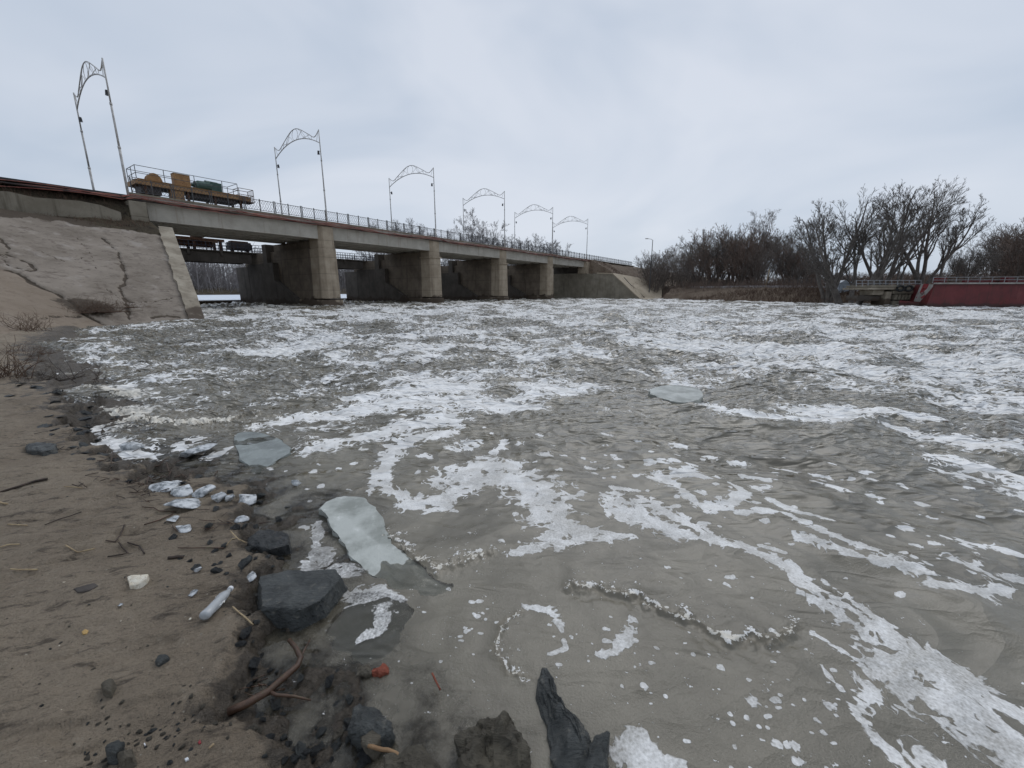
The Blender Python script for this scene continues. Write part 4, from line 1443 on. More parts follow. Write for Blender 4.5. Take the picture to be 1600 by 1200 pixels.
# ------------------------------------------------------------------ lower service bridge over the gates
gb = tag(empty('service_bridge', W(53, 61, 0)), 'low dark service bridge with blue black railings under and behind the road bridge', 'bridge')
ends = [12.6] + PIERS + [SEND]
for i in range(5):
    a, b = ends[i] + (0.02 if i == 0 else 1.7), ends[i + 1] - (1.7 if i < 4 else 0.1)
    mb = MB().box(a, b, 60.0, 60.35, 5.2, 6.45)
    mb.box(a, b, 62.6, 63.0, 5.2, 6.45).box(a - 1.6, b + 1.6, 59.85, 63.2, 6.46, 6.6)
    for k in range(1, 4):
        s = a + (b - a) * k / 4
        mb.box(s - .12, s + .12, 59.8, 59.99, 6.0, 6.45)
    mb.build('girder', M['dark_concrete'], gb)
    mb = MB()
    a2, b2 = a - 1.5, b + 1.5
    for m in (59.9, 63.1):
        for z in (6.72, 7.1, 7.5):
            mb.box(a2, b2, m, m + .06, z, z + .06)
        k = int((b2 - a2) / 0.42)
        for j in range(k + 1):
            s = a2 + (b2 - a2) * j / k
            w = 0.05 if j % 4 == 0 else 0.018
            mb.box(s - w, s + w, m + .062, m + .10, 6.61, 7.56)
    mb.build('railing', M['blue_iron'], gb)
# machinery on it
gm = tag(empty('gate_hoist', W(17.5, 61.5, 6.6)), 'rusty ochre gate hoist standing on the lower service bridge in the nearest opening', 'hoist')
mb = MB().box(14.2, 23.6, 60.3, 60.8, 7.68, 7.95)
mb.build('beam', M['rust'], gm)
MB().box(14.2, 23.6, 62.2, 62.7, 7.68, 8.02).build('beam', M['orange'], gm)
for s in (14.6, 17.5, 20.4, 23.2):
    for m in (60.35, 62.25):
        MB().box(s - .12, s + .12, m, m + .35, 6.6, 7.67).build('post', M['rust'], gm)
MB().box(15.5, 22.5, 60.9, 62.1, 7.0, 7.6).box(20.6, 21.6, 60.5, 62, 8.03, 8.5).build('gearbox', M['rust'], gm, bevel=0.03)
gm = tag(empty('gate_hoist', W(26.5, 61.5, 6.6)), 'small dark hoist box at the right end of the nearest service bridge span', 'hoist')
MB().box(24.4, 26.8, 60.6, 62.0, 6.9, 7.85).build('housing', M['black_pipe'], gm, bevel=0.04)
MB().box(24.6, 26.6, 60.9, 61.8, 7.86, 8.0).build('lid', M['rust'], gm, bevel=0.02)
for s in (24.6, 26.4):
    MB().box(s, s + .2, 61, 61.4, 6.6, 6.89).build('foot', M['rust'], gm)
for i in (1, 2, 3):
    c = ends[i] + 7.5
    nm = ('second', 'third', 'fourth')[i - 1]
    g2 = tag(empty('gate_hoist', W(c, 61.5, 6.6)), 'dark rusty hoist frame on the service bridge in the %s opening from the near end' % nm, 'hoist')
    MB().box(c - 3.4, c + 1.2, 60.4, 60.7, 7.72, 7.98).box(c - 3.4, c + 1.2, 62.2, 62.5, 7.72, 7.98).build('beam', M['rust'], g2)
    for s in (c - 3.2, c - 1.1, c + 1.0):
        for m in (60.42, 62.22):
            MB().box(s - .1, s + .1, m, m + .26, 6.6, 7.71).build('post', M['rust'], g2)

# ------------------------------------------------------------------ right end: wall, coping, tan slab
def solve_s(px, m):
    dx, dy = px - 800, FP * CP + (600 - 455) * SP
    k = -m / (dx * NV[0] + dy * NV[1])
    return (dx * U[0] + dy * U[1]) * k


rw = tag(empty('retaining_wall', W(95.7, 46, -1)), 'stained grey concrete wall at the far end of the bridge beside the tan slab', 'wall')
mb = MB()
prof = [(63, -1.4), (63, 6.0), (46.5, 6.0), (42.0, 5.8), (38.0, 5.6), (31.2, -0.1), (31.2, -1.4)]
mb.prism([W(95.5, m, z) for m, z in prof], [W(96.3, m, z) for m, z in prof])
mb.build('wall_face', M['abut'], rw)
mb = MB()
for (m0, z0), (m1, z1) in ((prof[3], prof[4]), (prof[4], prof[5])):
    mb.hexa([W(95.38, m0, z0), W(96.7, m0, z0), W(96.7, m1, z1), W(95.38, m1, z1), W(95.38, m0, z0 + .25), W(96.7, m0, z0 + .25), W(96.7, m1, z1 + .25), W(95.38, m1, z1 + .25)])
mb.build('coping', M['tan_concrete'], rw)
MB().box(95.3, 97.4, 44.75, 47, 5.9, 8.75).build('end_column', M['pier'], bridge, bevel=0.03)
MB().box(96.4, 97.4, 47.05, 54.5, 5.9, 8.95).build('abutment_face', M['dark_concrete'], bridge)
# tan slab of the far bank
sl = [(96.72, 38.0, 5.75), (96.72, 31.0, -0.15), (solve_s(1012, 30.2), 30.2, -0.15), (solve_s(1035, 28.6), 28.6, -0.15), (solve_s(1033, 36.5), 36.5, 4.4)]
mb = MB()
mb.prism([W(s, m, z - 0.5) for s, m, z in sl], [W(s, m, z + 0.1) for s, m, z in sl])
slab = tag(empty('concrete_slab', W(98, 32, -0.2)), 'bright tan concrete slab with a dark diagonal joint on the far bank', 'slab')
mb.build('slab', M['tan_concrete'], slab)


def slab_pt(px, py, lift=0.02):
    a, b, c = Vector(W(*sl[0])), Vector(W(*sl[1])), Vector(W(*sl[4]))
    n = (b - a).cross(c - a).normalized()
    if n.y > 0:
        n = -n
    d = Vector((px - 800, FP * CP + (600 - py) * SP, -FP * SP + (600 - py) * CP))
    o = Vector((0, 0, CAMH))
    t = (a + Vector((0, 0, 0.1)) - o).dot(n) / d.dot(n)
    return o + d * t + n * lift


def slab_line(pts, r, material, name):
    MB().tube([slab_pt(*p) for p in pts], r, 4).build(name, material, slab)


slab_line([(975, 434), (985, 445), (997, 455), (1010, 469)], 0.11, M['black_hole'], 'joint')
slab_line([(1015, 458), (1016, 464), (1019, 464), (1019, 458)], 0.05, M['dark_concrete'], 'painted_letter')
slab_line([(1019, 464), (1020.5, 465)], 0.05, M['dark_concrete'], 'painted_letter')
slab_line([(1023, 464), (1024.5, 458), (1026.5, 464)], 0.05, M['dark_concrete'], 'painted_letter')

# ------------------------------------------------------------------ upstream: frozen reservoir and far shore
mb = MB()
mb.prism([W(-300, 66.4, -1), W(330, 66.4, -1), W(330, 170, -1), W(-300, 170, -1)], [W(-300, 66.4, 0.50), W(330, 66.4, 0.50), W(330, 170, 0.45), W(-300, 170, 0.45)])
tag(mb.build('frozen_water', M['snow']), kind='structure')
MB().box(12.6, 95.6, 64.6, 66.2, -1.2, 0.42).thing('shadow_sill', M['dark_concrete'], 'dark low sill across the openings put in for the shadow and water drop below the pale ice', 'sill')  # dark beam put in for the black band of shadow and dropping water
ss, mm = np.linspace(-320, 480, 120), np.linspace(168, 420, 40)
Sg, Mg = np.meshgrid(ss, mm, indexing='ij')
Zg = 0.3 + np.interp(Mg, [168, 172, 190, 420], [-0.6, 1.1, 2.6, 5.0]) + 0.6 * fbm(Sg * 0.03, Mg * 0.03, 4, 241)
me = np_mesh('far_shore', np.stack([*W(Sg, Mg, Zg)], -1).reshape(-1, 3), grid_quads(*Sg.shape)[:, ::-1])
me.materials.append(M['berm_soil'])
o = bpy.data.objects.new('far_shore', me)
COL.objects.link(o)
tag(o, kind='structure')

# ------------------------------------------------------------------ right bank
RS = [(150, -220), (84, -95), (72, -42), (70.5, -20), (72.5, -9), (77, -3), (80, 4), (86, 13), (94, 22), (98, 26), (98.5, 45), (98.5, 70)]   # s, m of its waterline
RS = [(140, -200), (86, -60), (80, -26), (79, -10), (80, -3), (83, 6), (88, 15), (94.5, 23), (97.5, 27.5), (97.6, 46), (97.6, 70)]


def z_right(s, m):
    d, par, side = poly_dist(s, m, RS)
    d = d * np.where(side > 0, -1, 1)
    d = d + 0.5 * fbm(s * 0.25, m * 0.25, 3, 251)
    z = np.interp(d, [-10, -1, 0, 1.5, 3.5, 6, 14, 40, 90, 300], [-3, -0.5, 0.05, 0.9, 1.5, 2.15, 2.6, 3.4, 4.4, 7])
    # the road dam of the bridge end
    dam = 9.2 - np.clip(np.abs(m - 50) - 5.4, 0, 60) * 0.52
    dam = np.where(s > 96.8, dam, -5) - 0.30 * np.clip(s - 100, 0, 12) * np.clip((46 - m) / 12, 0, 1)
    z = np.maximum(z, dam)
    cut = sstep(27, 30, m) * sstep(42, 38.5, m) * sstep(94, 96, s) * sstep(122, 118, s)
    z = np.where(cut > 0, np.minimum(z, (m - 31) * 0.84 * (1 - np.clip(s - 100, 0, 30) * 0.012) - 0.75 + (1 - cut) * 3), z)
    return z, d


ss, mm = np.linspace(70, 330, 420), np.linspace(-220, 90, 460)
ss = 70 + (ss - 70) ** 1.6 / 260 ** 0.6
Sg, Mg = np.meshgrid(ss, mm, indexing='ij')
Zg, Dg = z_right(Sg, Mg)
Zg = Zg + 0.16 * fbm(Sg * 0.5, Mg * 0.5, 4, 261) + 0.08 * fbm(Sg * 1.7, Mg * 1.7, 3, 265)
me = np_mesh('far_bank', np.stack([*W(Sg, Mg, Zg)], -1).reshape(-1, 3), grid_quads(*Sg.shape)[:, ::-1])
me.materials.append(M['bank_soil'])
o = bpy.data.objects.new('far_bank', me)
COL.objects.link(o)
tag(o, kind='structure')


def on_bank(px, Yd):
    """s, m, z on the far bank for a photo column at a given distance"""
    dx, dy = px - 800, FP * CP + (600 - 445) * SP
    k = Yd / dy
    s, m = sm_of(dx * k, dy * k)
    z, _ = z_right(np.array(s), np.array(m))
    return s, m, float(z)


# pale road on top of the bank
mb = MB()
rows = []
for px, Yd in [(1060, 108), (1090, 100), (1130, 92), (1180, 84), (1230, 77), (1280, 71), (1310, 68), (1340, 65)]:
    s, m, z = on_bank(px, Yd)
    rows.append(((s - 0.2, m - 0.2, z), (s + 2.6, m + 2.2, z)))
for a, b in zip(rows[:-1], rows[1:]):
    zt = lambda q: (max(q[0][2], q[1][2]) + 0.32)
    mb.hexa([W(*a[0][:2], a[0][2] - 1), W(*a[1][:2], a[1][2] - 1), W(*b[1][:2], b[1][2] - 1), W(*b[0][:2], b[0][2] - 1),
             W(*a[0][:2], zt(a)), W(*a[1][:2], zt(a) + .1), W(*b[1][:2], zt(b) + .1), W(*b[0][:2], zt(b))])
tag(mb.build('path', M['path']), kind='structure')


# ------------------------------------------------------------------ bare trees
def tree_mesh(seed, height, trunk_r, nlimb=3, spread=0.5, lean=(0, 0), twig=0.013, kids=(6, 6, 5, 4), first=0.15, droop=0.0, ang=0.62, rel=0.62, clear=0.28):
    """skeleton of a leafless tree -> (trunk and limbs, finer branches)"""
    r = random.Random(seed)
    segs = []

    def limb(p, d, length, rad, lv):
        n = (9, 7, 5, 4, 3)[lv]
        q = p
        k = kids[lv] if lv < len(kids) else 0
        marks = sorted(r.uniform(clear if lv < 2 else 0.12, 0.90) for _ in range(k))
        mi = 0
        az = r.uniform(0, 6.28)
        for i in range(n):
            w = (0.085, 0.10, 0.12, 0.14, 0.15)[lv]
            up = 0.05 if lv < 2 else 0.035
            d = (d + Vector((r.gauss(0, w), r.gauss(0, w), r.gauss(0, w * 0.7) + up - droop * lv * 0.02))).normalized()
            e_ = q + d * (length / n)
            f0, f1 = i / n, (i + 1) / n
            ra, rb_ = max(twig, rad * (1 - 0.86 * f0)), max(twig * 0.8, rad * (1 - 0.86 * f1))
            segs.append((q, e_, ra, rb_, lv))
            while mi < len(marks) and marks[mi] <= f1:
                t = (marks[mi] - f0) * n
                o = q.lerp(e_, min(max(t, 0), 1))
                az += 2.4 + r.uniform(-0.5, 0.5)
                tv = d.cross(Vector((0.31, 0.9, 0.13))).normalized()
                bv = d.cross(tv)
                sd_ = tv * math.cos(az) + bv * math.sin(az)
                a_ = ang * r.uniform(0.7, 1.3)
                nd = (d * math.cos(a_) + sd_ * math.sin(a_) + Vector((0, 0, 0.12))).normalized()
                L2 = length * rel * (1.0 - 0.42 * marks[mi]) * r.uniform(0.65, 1.2)
                limb(o, nd, L2, max(twig, (ra + rb_) * 0.5 * 0.60), lv + 1)
                mi += 1
            q = e_
    for i in range(nlimb):
        a = i * 6.28 / nlimb + r.uniform(-0.4, 0.4)
        tilt = spread * r.uniform(0.6, 1.15) if nlimb > 1 else 0.05
        d = Vector((math.cos(a) * tilt + lean[0], math.sin(a) * tilt + lean[1], 1)).normalized()
        limb(Vector((math.cos(a), math.sin(a), 0)) * trunk_r * (0.55 if nlimb > 1 else 0), d, height * r.uniform(0.85, 1.1), trunk_r * (0.72 if nlimb > 1 else 1), 0)
    top = float(np.percentile([x[1].z for x in segs], 98.5))
    f = height / top
    thick, thin = [], []
    for p, q, r0, r1, lv in segs:
        (thick if lv <= 0 else thin).append((p * f, q * f, r0, r1))
    return thick, thin


def seg_mesh(name, segs, sides, material, trunk=False):
    P0 = np.array([tuple(s[0]) for s in segs])
    P1 = np.array([tuple(s[1]) for s in segs])
    r0 = np.array([s[2] for s in segs])
    r1 = np.array([s[3] for s in segs])
    if trunk:
        P0[:, 2] = np.where(P0[:, 2] < 0.05, -0.5, P0[:, 2])
    d = P1 - P0
    d = d / (np.linalg.norm(d, axis=1, keepdims=True) + 1e-9)
    a = np.cross(d, np.array([0.31, 0.87, 0.38]))
    a /= np.linalg.norm(a, axis=1, keepdims=True) + 1e-9
    b = np.cross(d, a)
    n = len(segs)
    V = np.zeros((n, 2, sides, 3))
    for j in range(sides):
        t = 2 * math.pi * j / sides
        o = a * math.cos(t) + b * math.sin(t)
        V[:, 0, j] = P0 + o * r0[:, None]
        V[:, 1, j] = P1 + o * r1[:, None]
    base = np.arange(n)[:, None] * 2 * sides
    q = []
    for j in range(sides):
        k = (j + 1) % sides
        q.append(np.concatenate([base + j, base + k, base + sides + k, base + sides + j], 1))
    me = np_mesh(name, V.reshape(-1, 3), np.concatenate(q, 0))
    me.materials.append(material)
    return me


KINDS = {}


def tree_kind(key, mat_trunk, mat_twig, **kw):
    thick, thin = tree_mesh(**kw)
    KINDS[key] = (seg_mesh('trunk', thick, 6, mat_trunk, True), seg_mesh('crown', thin, 3, mat_twig))


def plant(key, loc, scale=1.0, rot=0.0, name='bare_tree', label=None, cat='tree', group=None):
    root = empty(name, loc)
    root.rotation_euler = (0, 0, rot)
    root.scale = (scale,) * 3
    for me, nm in zip(KINDS[key], ('trunk', 'crown')):
        o = bpy.data.objects.new(nm, me)
        o.parent = root
        COL.objects.link(o)
    return tag(root, label, cat, group)


tree_kind('wide', M['bark'], M['bark'], seed=11, height=13, trunk_r=0.42, nlimb=5, spread=0.68, kids=(8, 7, 6, 3), twig=0.015, rel=0.56, clear=0.25, ang=0.55)
tree_kind('vase', M['bark'], M['bark'], seed=23, height=13, trunk_r=0.40, nlimb=4, spread=0.46, kids=(7, 7, 5, 3), twig=0.015, rel=0.52, clear=0.30, ang=0.5)
tree_kind('leaning', M['bark'], M['bark'], seed=37, height=12, trunk_r=0.27, nlimb=2, spread=0.22, lean=(0.42, 0.0), kids=(8, 7, 5, 3), twig=0.015, rel=0.50, clear=0.3, ang=0.5)
tree_kind('tall', M['bark'], M['twig'], seed=41, height=16, trunk_r=0.24, nlimb=2, spread=0.2, kids=(9, 6, 5, 4), rel=0.5, clear=0.3)
tree_kind('bushy', M['bark'], M['twig'], seed=53, height=8, trunk_r=0.09, nlimb=5, spread=0.45, kids=(8, 6, 5), twig=0.016, rel=0.55, clear=0.06)
tree_kind('bushy_red', M['bark'], M['twig_red'], seed=59, height=7, trunk_r=0.08, nlimb=7, spread=0.5, kids=(8, 6, 4), twig=0.016, rel=0.5, clear=0.04)
tree_kind('slim', M['bark'], M['twig'], seed=61, height=12, trunk_r=0.14, nlimb=2, spread=0.22, kids=(11, 6, 5), twig=0.016, rel=0.42, clear=0.12)
tree_kind('poplar', M['far_twig'], M['far_twig'], seed=67, height=26, trunk_r=0.36, nlimb=4, spread=0.28, kids=(10, 8, 7, 3), twig=0.022, rel=0.5, clear=0.3)

for key, px, Yd, sc, rot, label in (
    ('wide', 1332, 58, 1.24, 0.6, 'broad leafless tree with forked trunk leaning over the bank left of the dock'),
    ('vase', 1298, 64, 1.10, 2.0, 'leafless tree close behind the broad forked tree at its left'),
    ('vase', 1375, 62, 1.12, 4.4, 'leafless tree directly behind the dock left of the barge'),
    ('leaning', 1402, 60, 0.92, 0.4, 'dark trunked bare tree leaning right behind the left part of the dock railing'),
    ('vase', 1440, 61, 1.03, 1.1, 'tallest bare tree with steep limbs behind the end of the red barge'),
    ('leaning', 1462, 60, 0.96, 0.1, 'bare tree leaning far to the right over the red barge'),
    ('tall', 1188, 92, 0.98, 0.5, 'highest bare tree of the wood between bridge and dock'),
    ('slim', 1245, 84, 0.95, 2.2, 'slim bare tree just left of the broad forked tree'),
):
    s, m, z = on_bank(px, Yd)
    plant(key, W(s, m, z - 0.1), sc, rot, label=label)

rt = random.Random(21)
wood = []
for i in range(62):
    px = rt.uniform(1015, 1300)
    wood.append((px, 66 + (1300 - px) * 0.13 + rt.uniform(4, 30)))
for i in range(26):
    wood.append((rt.uniform(1300, 1480), rt.uniform(80, 120)))
for i in range(44):
    px = rt.uniform(1478, 1760)
    wood.append((px, rt.uniform(58, 95)))
for px, Yd in wood:
    s, m, z = on_bank(px, Yd)
    lim = np.interp(px, [1015, 1050, 1100, 1180, 1225, 1255, 1300, 1470, 1520, 1580, 1760], [398, 386, 366, 348, 358, 396, 424, 424, 376, 348, 342])
    ztop = CAMH + (455 - lim) / 659 * Yd * 1.02
    hgt = max(2.5, (ztop - z) * rt.uniform(0.62, 1.0))
    key = rt.choice(['bushy', 'bushy', 'bushy_red', 'slim', 'vase'])
    if px > 1478:
        key = rt.choice(['bushy', 'bushy', 'wide', 'bushy_red'])
    h0 = {'bushy': 8, 'bushy_red': 7, 'slim': 12, 'vase': 13, 'wide': 13}[key]
    right = px > 1478
    plant(key, W(s, m, z - 0.15), hgt / h0, rt.uniform(0, 6.28), name='bare_tree',
          label='one of the tangled bare trees behind the red barge' if right else 'one of the tangled bare trees in the grey brown wood on the far bank',
          group='thicket behind the barge' if right else 'wood on the far bank')

# undergrowth that nobody could count
rb = random.Random(77)
und = []
for i in range(9000):
    px = rb.uniform(985, 1780)
    base = 60 + max(0, 1300 - px) * 0.13 if px < 1300 else (66 if px < 1478 else 58)
    Yd = base + rb.uniform(1, 34)
    if px < 1060:
        Yd = rb.uniform(92, 118)
    s, m, z = on_bank(px, Yd)
    L = rb.uniform(0.6, 2.6) * (0.6 if px < 1060 else 1.0)
    p = Vector(W(s, m, z - 0.1))
    q = p + Vector((rb.gauss(0, .3) * L, rb.gauss(0, .3) * L, L * rb.uniform(0.6, 1)))
    und.append((p, q, 0.022, 0.014))
    for k in range(2):
        a = p.lerp(q, rb.uniform(0.3, 0.9))
        und.append((a, a + Vector((rb.gauss(0, .5), rb.gauss(0, .5), rb.uniform(0.1, .6))) * L * 0.5, 0.014, 0.012))
o = bpy.data.objects.new('undergrowth', seg_mesh('undergrowth', und, 3, M['twig_red']))
COL.objects.link(o)
tag(o, kind='stuff')
und = []
for i in range(5200):      # dry tufts on the eroded bank face and the dam
    if rb.random() < 0.6:
        px = rb.uniform(1035, 1400)
        Yd = np.interp(px, [1035, 1100, 1200, 1300, 1400], [88, 78, 70, 63, 57]) + rb.uniform(0, 6)
    else:
        px = rb.uniform(925, 1040)
        Yd = rb.uniform(88, 112)
    s, m, z = on_bank(px, Yd)
    if s < 97 and m > 28:
        continue
    p = Vector(W(s, m, z))
    L = rb.uniform(0.2, 0.8)
    und.append((p, p + Vector((rb.gauss(0, .5) * L, rb.gauss(0, .5) * L, L)), 0.03, 0.015))
o = bpy.data.objects.new('dry_grass', seg_mesh('dry_grass', und, 3, M['weed']))
COL.objects.link(o)
tag(o, kind='stuff')

# trees on the upstream shore
rp_ = random.Random(31)
PL = [('pale bare tree above the bridge between the third and fourth lamp frames', 735, 150, 1.02), ('small bare tree just left of the pale one above the bridge railing', 700, 165, 0.86),
      ('bare tree right of the pale one above the bridge railing', 762, 160, 0.86)]
for label, px, Yd, sc in PL:
    dx, dy = px - 800, FP * CP + (600 - 445) * SP
    plant('poplar', (dx * Yd / dy, Yd, 1.0), sc, rp_.uniform(0, 6), label=label)
for px, Yd, sc in ((598, 170, 0.98), (618, 175, 1.04), (640, 165, 1.0), (655, 180, 1.02), (805, 190, 0.9), (830, 190, 0.92), (850, 180, 0.82), (868, 185, 0.8), (783, 200, 0.95), (677, 185, .9)):
    dx, dy = px - 800, FP * CP + (600 - 445) * SP
    plant('poplar', (dx * Yd / dy, Yd, 1.0), sc, rp_.uniform(0, 6), label='one of the bare treetops showing just above the bridge railing', group='treetops behind the bridge')
und = []
for i in range(620):
    s, m = rp_.uniform(-40, 330), rp_.uniform(174, 260)
    x, y, z = W(s, m, 1.2 + (m - 174) * 0.02)
    thin = KINDS['poplar']
    hgt = rp_.uniform(13, 19)
    for k in range(7):
        p = Vector((x + rp_.gauss(0, 1.6), y + rp_.gauss(0, 1.6), z))
        q = p + Vector((rp_.gauss(0, .8), rp_.gauss(0, .8), hgt * rp_.uniform(0.6, 1)))
        und.append((p, q, 0.14, 0.05))
        for b in range(16):
            f = rp_.uniform(0.2, 1)
            a = p.lerp(q, f)
            und.append((a, a + Vector((rp_.gauss(0, 1.4), rp_.gauss(0, 1.4), rp_.uniform(0.6, 3.2))) * (1.3 - f * 0.6), 0.055, 0.03))
for i in range(5200):
    s, m = rp_.uniform(-40, 330), rp_.uniform(171, 235)
    x, y, z = W(s, m, 1.0 + (m - 172) * 0.025)
    L = rp_.uniform(2.5, 8.5)
    p = Vector((x, y, z))
    d = Vector((rp_.gauss(0, .25), rp_.gauss(0, .25), 1)) * L
    und.append((p, p + d, 0.10, 0.05))
    for k in range(3):
        a = p + d * rp_.uniform(0.2, 0.9)
        und.append((a, a + Vector((rp_.gauss(0, .5), rp_.gauss(0, .5), rp_.uniform(.2, .8))) * L * 0.3, 0.06, 0.04))
o = bpy.data.objects.new('far_wood', seg_mesh('far_wood', und, 3, M['far_twig']))
COL.objects.link(o)
tag(o, kind='stuff')

# ------------------------------------------------------------------ lamp post, leaning post, shed, fences on the far bank
s, m, z = on_bank(1015, 104)
x, y, _ = W(s, m, 0)
lp = tag(empty('street_lamp', (x, y, z)), 'dark street lamp with one curved arm at the far end of the bridge road', 'street lamp')
zt = CAMH + (455 - 379) / 659 * 104
MB().tube([(x, y, z - 0.5), (x, y, zt)], 0.13, 8, 0.08).build('pole', M['rail'], lp)
MB().tube([(x, y, zt - 0.1), (x - 0.4, y, zt + 0.2), (x - 1.2, y, zt + 0.3)], 0.05, 6).build('arm', M['pole'], lp)
MB().tube([(x - 1.1, y, zt + 0.28), (x - 1.3, y, zt + 0.33), (x - 1.8, y, zt + 0.30)], 0.11, 8).build('lamp_head', M['pole'], lp)
s, m, z = on_bank(1196, 80)
x, y, _ = W(s, m, 0)
mb = MB().tube([(x, y, z - .3), (x + 0.35, y, z + 3.0)], 0.06, 6).tube([(x + .33, y, z + 2.9), (x + .38, y, z + 3.4)], 0.10, 6)
mb.thing('marker_post', M['straw'], 'thin pale yellow post leaning beside the pale road on the far bank', 'post')
s, m, z = on_bank(1322, 66)
x, y, _ = W(s, m, 0)
sh = tag(empty('shed', (x, y, z)), 'small pale blue white gabled shed behind the forked tree trunk', 'shed')
MB().prism([(x - 1.0, y, z - .3), (x + 1.5, y, z - .3), (x + 1.5, y + 3, z - .3), (x - 1.0, y + 3, z - .3)],
           [(x - 1.0, y, z + 1.3), (x + 1.5, y, z + 1.2), (x + 1.5, y + 3, z + 1.2), (x - 1.0, y + 3, z + 1.3)]).build('wall', M['pale_sheet'], sh)
MB().prism([(x - 1.1, y - .1, z + 1.31), (x + 1.6, y - .1, z + 1.21), (x + 1.6, y + 3.1, z + 1.21), (x - 1.1, y + 3.1, z + 1.31)],
           [(x - 0.35, y - .1, z + 1.75), (x - 0.25, y - .1, z + 1.75), (x - 0.25, y + 3.1, z + 1.75), (x - 0.35, y + 3.1, z + 1.75)]).build('roof', M['pale_sheet'], sh)

# dark wire fence along the bank top
ft = tag(empty('wire_fence', W(*on_bank(1270, 72))), 'dark post fence under the trees on the far bank', 'fence')
pr = None
for i in range(16):
    px = 1225 + i * 7
    s, m, z = on_bank(px, 76 - i * 0.55)
    x, y, _ = W(s, m, 0)
    MB().tube([(x, y, z - .2), (x, y, z + 1.7)], 0.05, 5).build('post', M['rail'], ft)
    if pr:
        mb = MB()
        for zz in (0.5, 1.0, 1.55):
            mb.tube([(pr[0], pr[1], pr[2] + zz), (x, y, z + zz)], 0.022, 4)
        mb.build('wire', M['rail'], ft)
    pr = (x, y, z)

# ------------------------------------------------------------------ dock with concrete blocks, grey railing, red barge
YB = 49.5


def at(px, py, Yd):
    dx, dy, dz = px - 800, FP * CP + (600 - py) * SP, -FP * SP + (600 - py) * CP
    k = Yd / dy
    return (dx * k, Yd, CAMH + dz * k)


dk = tag(empty('dock', at(1395, 476, 52)), 'low concrete dock of stacked blocks between the bank and the red barge', 'dock')
x0, x1 = at(1378, 460, 52)[0], at(1436, 460, 52)[0]
zt = at(1400, 446, 52)[2]
for i, (a, b, c, d, mt) in enumerate(((1362, 449, 1432, 445.5, 'abut'), (1356, 452.5, 1424, 449.5, 'coping'))):
    p0, p1 = at(a, b, 52), at(c, d, 52)
    MB().xbox(p0[0], p1[0], 52 - 0.2 * i, 56, p0[2], p1[2]).build('deck_slab', M[mt], dk)
for a, b, c, d, mt, yy in ((1363, 461, 1382, 453, 'coping', 52.3), (1382, 472, 1394, 455.5, 'coping', 52.0), (1395, 474, 1434, 470, 'abut', 51.9), (1395, 459, 1432, 454, 'abut', 51.9),
                           (1340, 470, 1395, 462, 'dark_concrete', 52.6)):
    p0, p1 = at(a, b, yy), at(c, d, yy)
    MB().xbox(p0[0], p1[0], yy, yy + 2.0, min(p0[2], p1[2]) - (1 if b > 470 else 0), p1[2]).build('block', M[mt], dk, bevel=0.03)
p0, p1 = at(1395, 474, 53), at(1440, 450, 53)
MB().xbox(p0[0], p1[0], 53, 56, -1, p1[2]).build('back_wall', M['dark_concrete'], dk)
for i in range(6):
    p = at(1399 + i * 5.2, 464, 52)
    MB().prism([(p[0] - .16, 51.85, p[2] - .32), (p[0] + .10, 51.85, p[2] - .32), (p[0] + .10, 53, p[2] - .32), (p[0] - .16, 53, p[2] - .32)],
               [(p[0] - .10, 51.85, p[2] + .30), (p[0] + .12, 51.85, p[2] + .30), (p[0] + .12, 53, p[2] + .30), (p[0] - .10, 53, p[2] + .30)]).build('pillar', M['abut'], dk)
for i in range(2):
    p = at(1407 + i * 13, 450.5, 51.5)
    t = MB()
    t.tube([(p[0] + 0.42 * math.cos(a), 51.5, p[2] + 0.30 * math.sin(a)) for a in [math.pi * k / 8 for k in range(17)]], 0.13, 6)
    t.thing('tyre', M['black_hole'], 'black tyre fender hanging on the dock nearest the bank' if i == 0 else 'black tyre fender hanging on the dock nearest the barge', 'tyre')
rl = tag(empty('dock_railing', at(1390, 446, 52.5)), 'thin grey tubular railing along the top of the dock', 'railing')
px = 1338
pp = []
while px <= 1446:
    a, b = at(px, 447.5, 52.6), at(px, 438.2, 52.6)
    MB().tube([a, b], 0.045, 5).build('post', M['pale_rail'], rl)
    pp.append((a, b))
    px += 9.2
mb = MB()
for f in (0.45, 1.0):
    mb.tube([Vector(a).lerp(Vector(b), f) for a, b in pp], 0.035, 5)
mb.build('rail', M['pale_rail'], rl)

bg = tag(empty('barge', at(1560, 480, 47)), 'long dark red barge moored at the right with a grey and red end plate', 'barge')
bow_b, bow_t = at(1446, 480.5, 48.2), at(1460, 444, 48.2)
end_b, end_t = (66, 41.0, 0), (66, 41.0, 2.55)
zdeck = bow_t[2]
hull_f = [(bow_b[0], 48.2, -1.0), (bow_b[0], 48.2, 0.25), (bow_t[0], 48.2, zdeck), (66, 42.4, zdeck - 0.05), (66, 42.4, -1.0)]
hull_b = [(x + 3.6, y + 9.0, z) for x, y, z in hull_f]
mb = MB()
mb.prism(hull_f, hull_b)
mb.build('hull', M['barge_red'], bg, bevel=0.05)
# waterline skirt that reaches further out to the left
q = at(1405, 470.5, 51.2)
MB().prism([(q[0], 51.2, -0.8), (bow_b[0] + 1.5, 48.05, -0.8), (bow_b[0] + 2, 50, -0.8)], [(q[0], 51.2, 0.62), (bow_b[0] + 1.5, 48.05, 0.20), (bow_b[0] + 2, 50, 0.2)]).build('bow_skirt', M['barge_red'], bg)
# end plate: grey frame round a red panel with a mark
a = [at(1428, 471, 50.6), at(1452.5, 473, 48.3), at(1459, 444.5, 48.3), at(1440, 443.5, 50.6)]


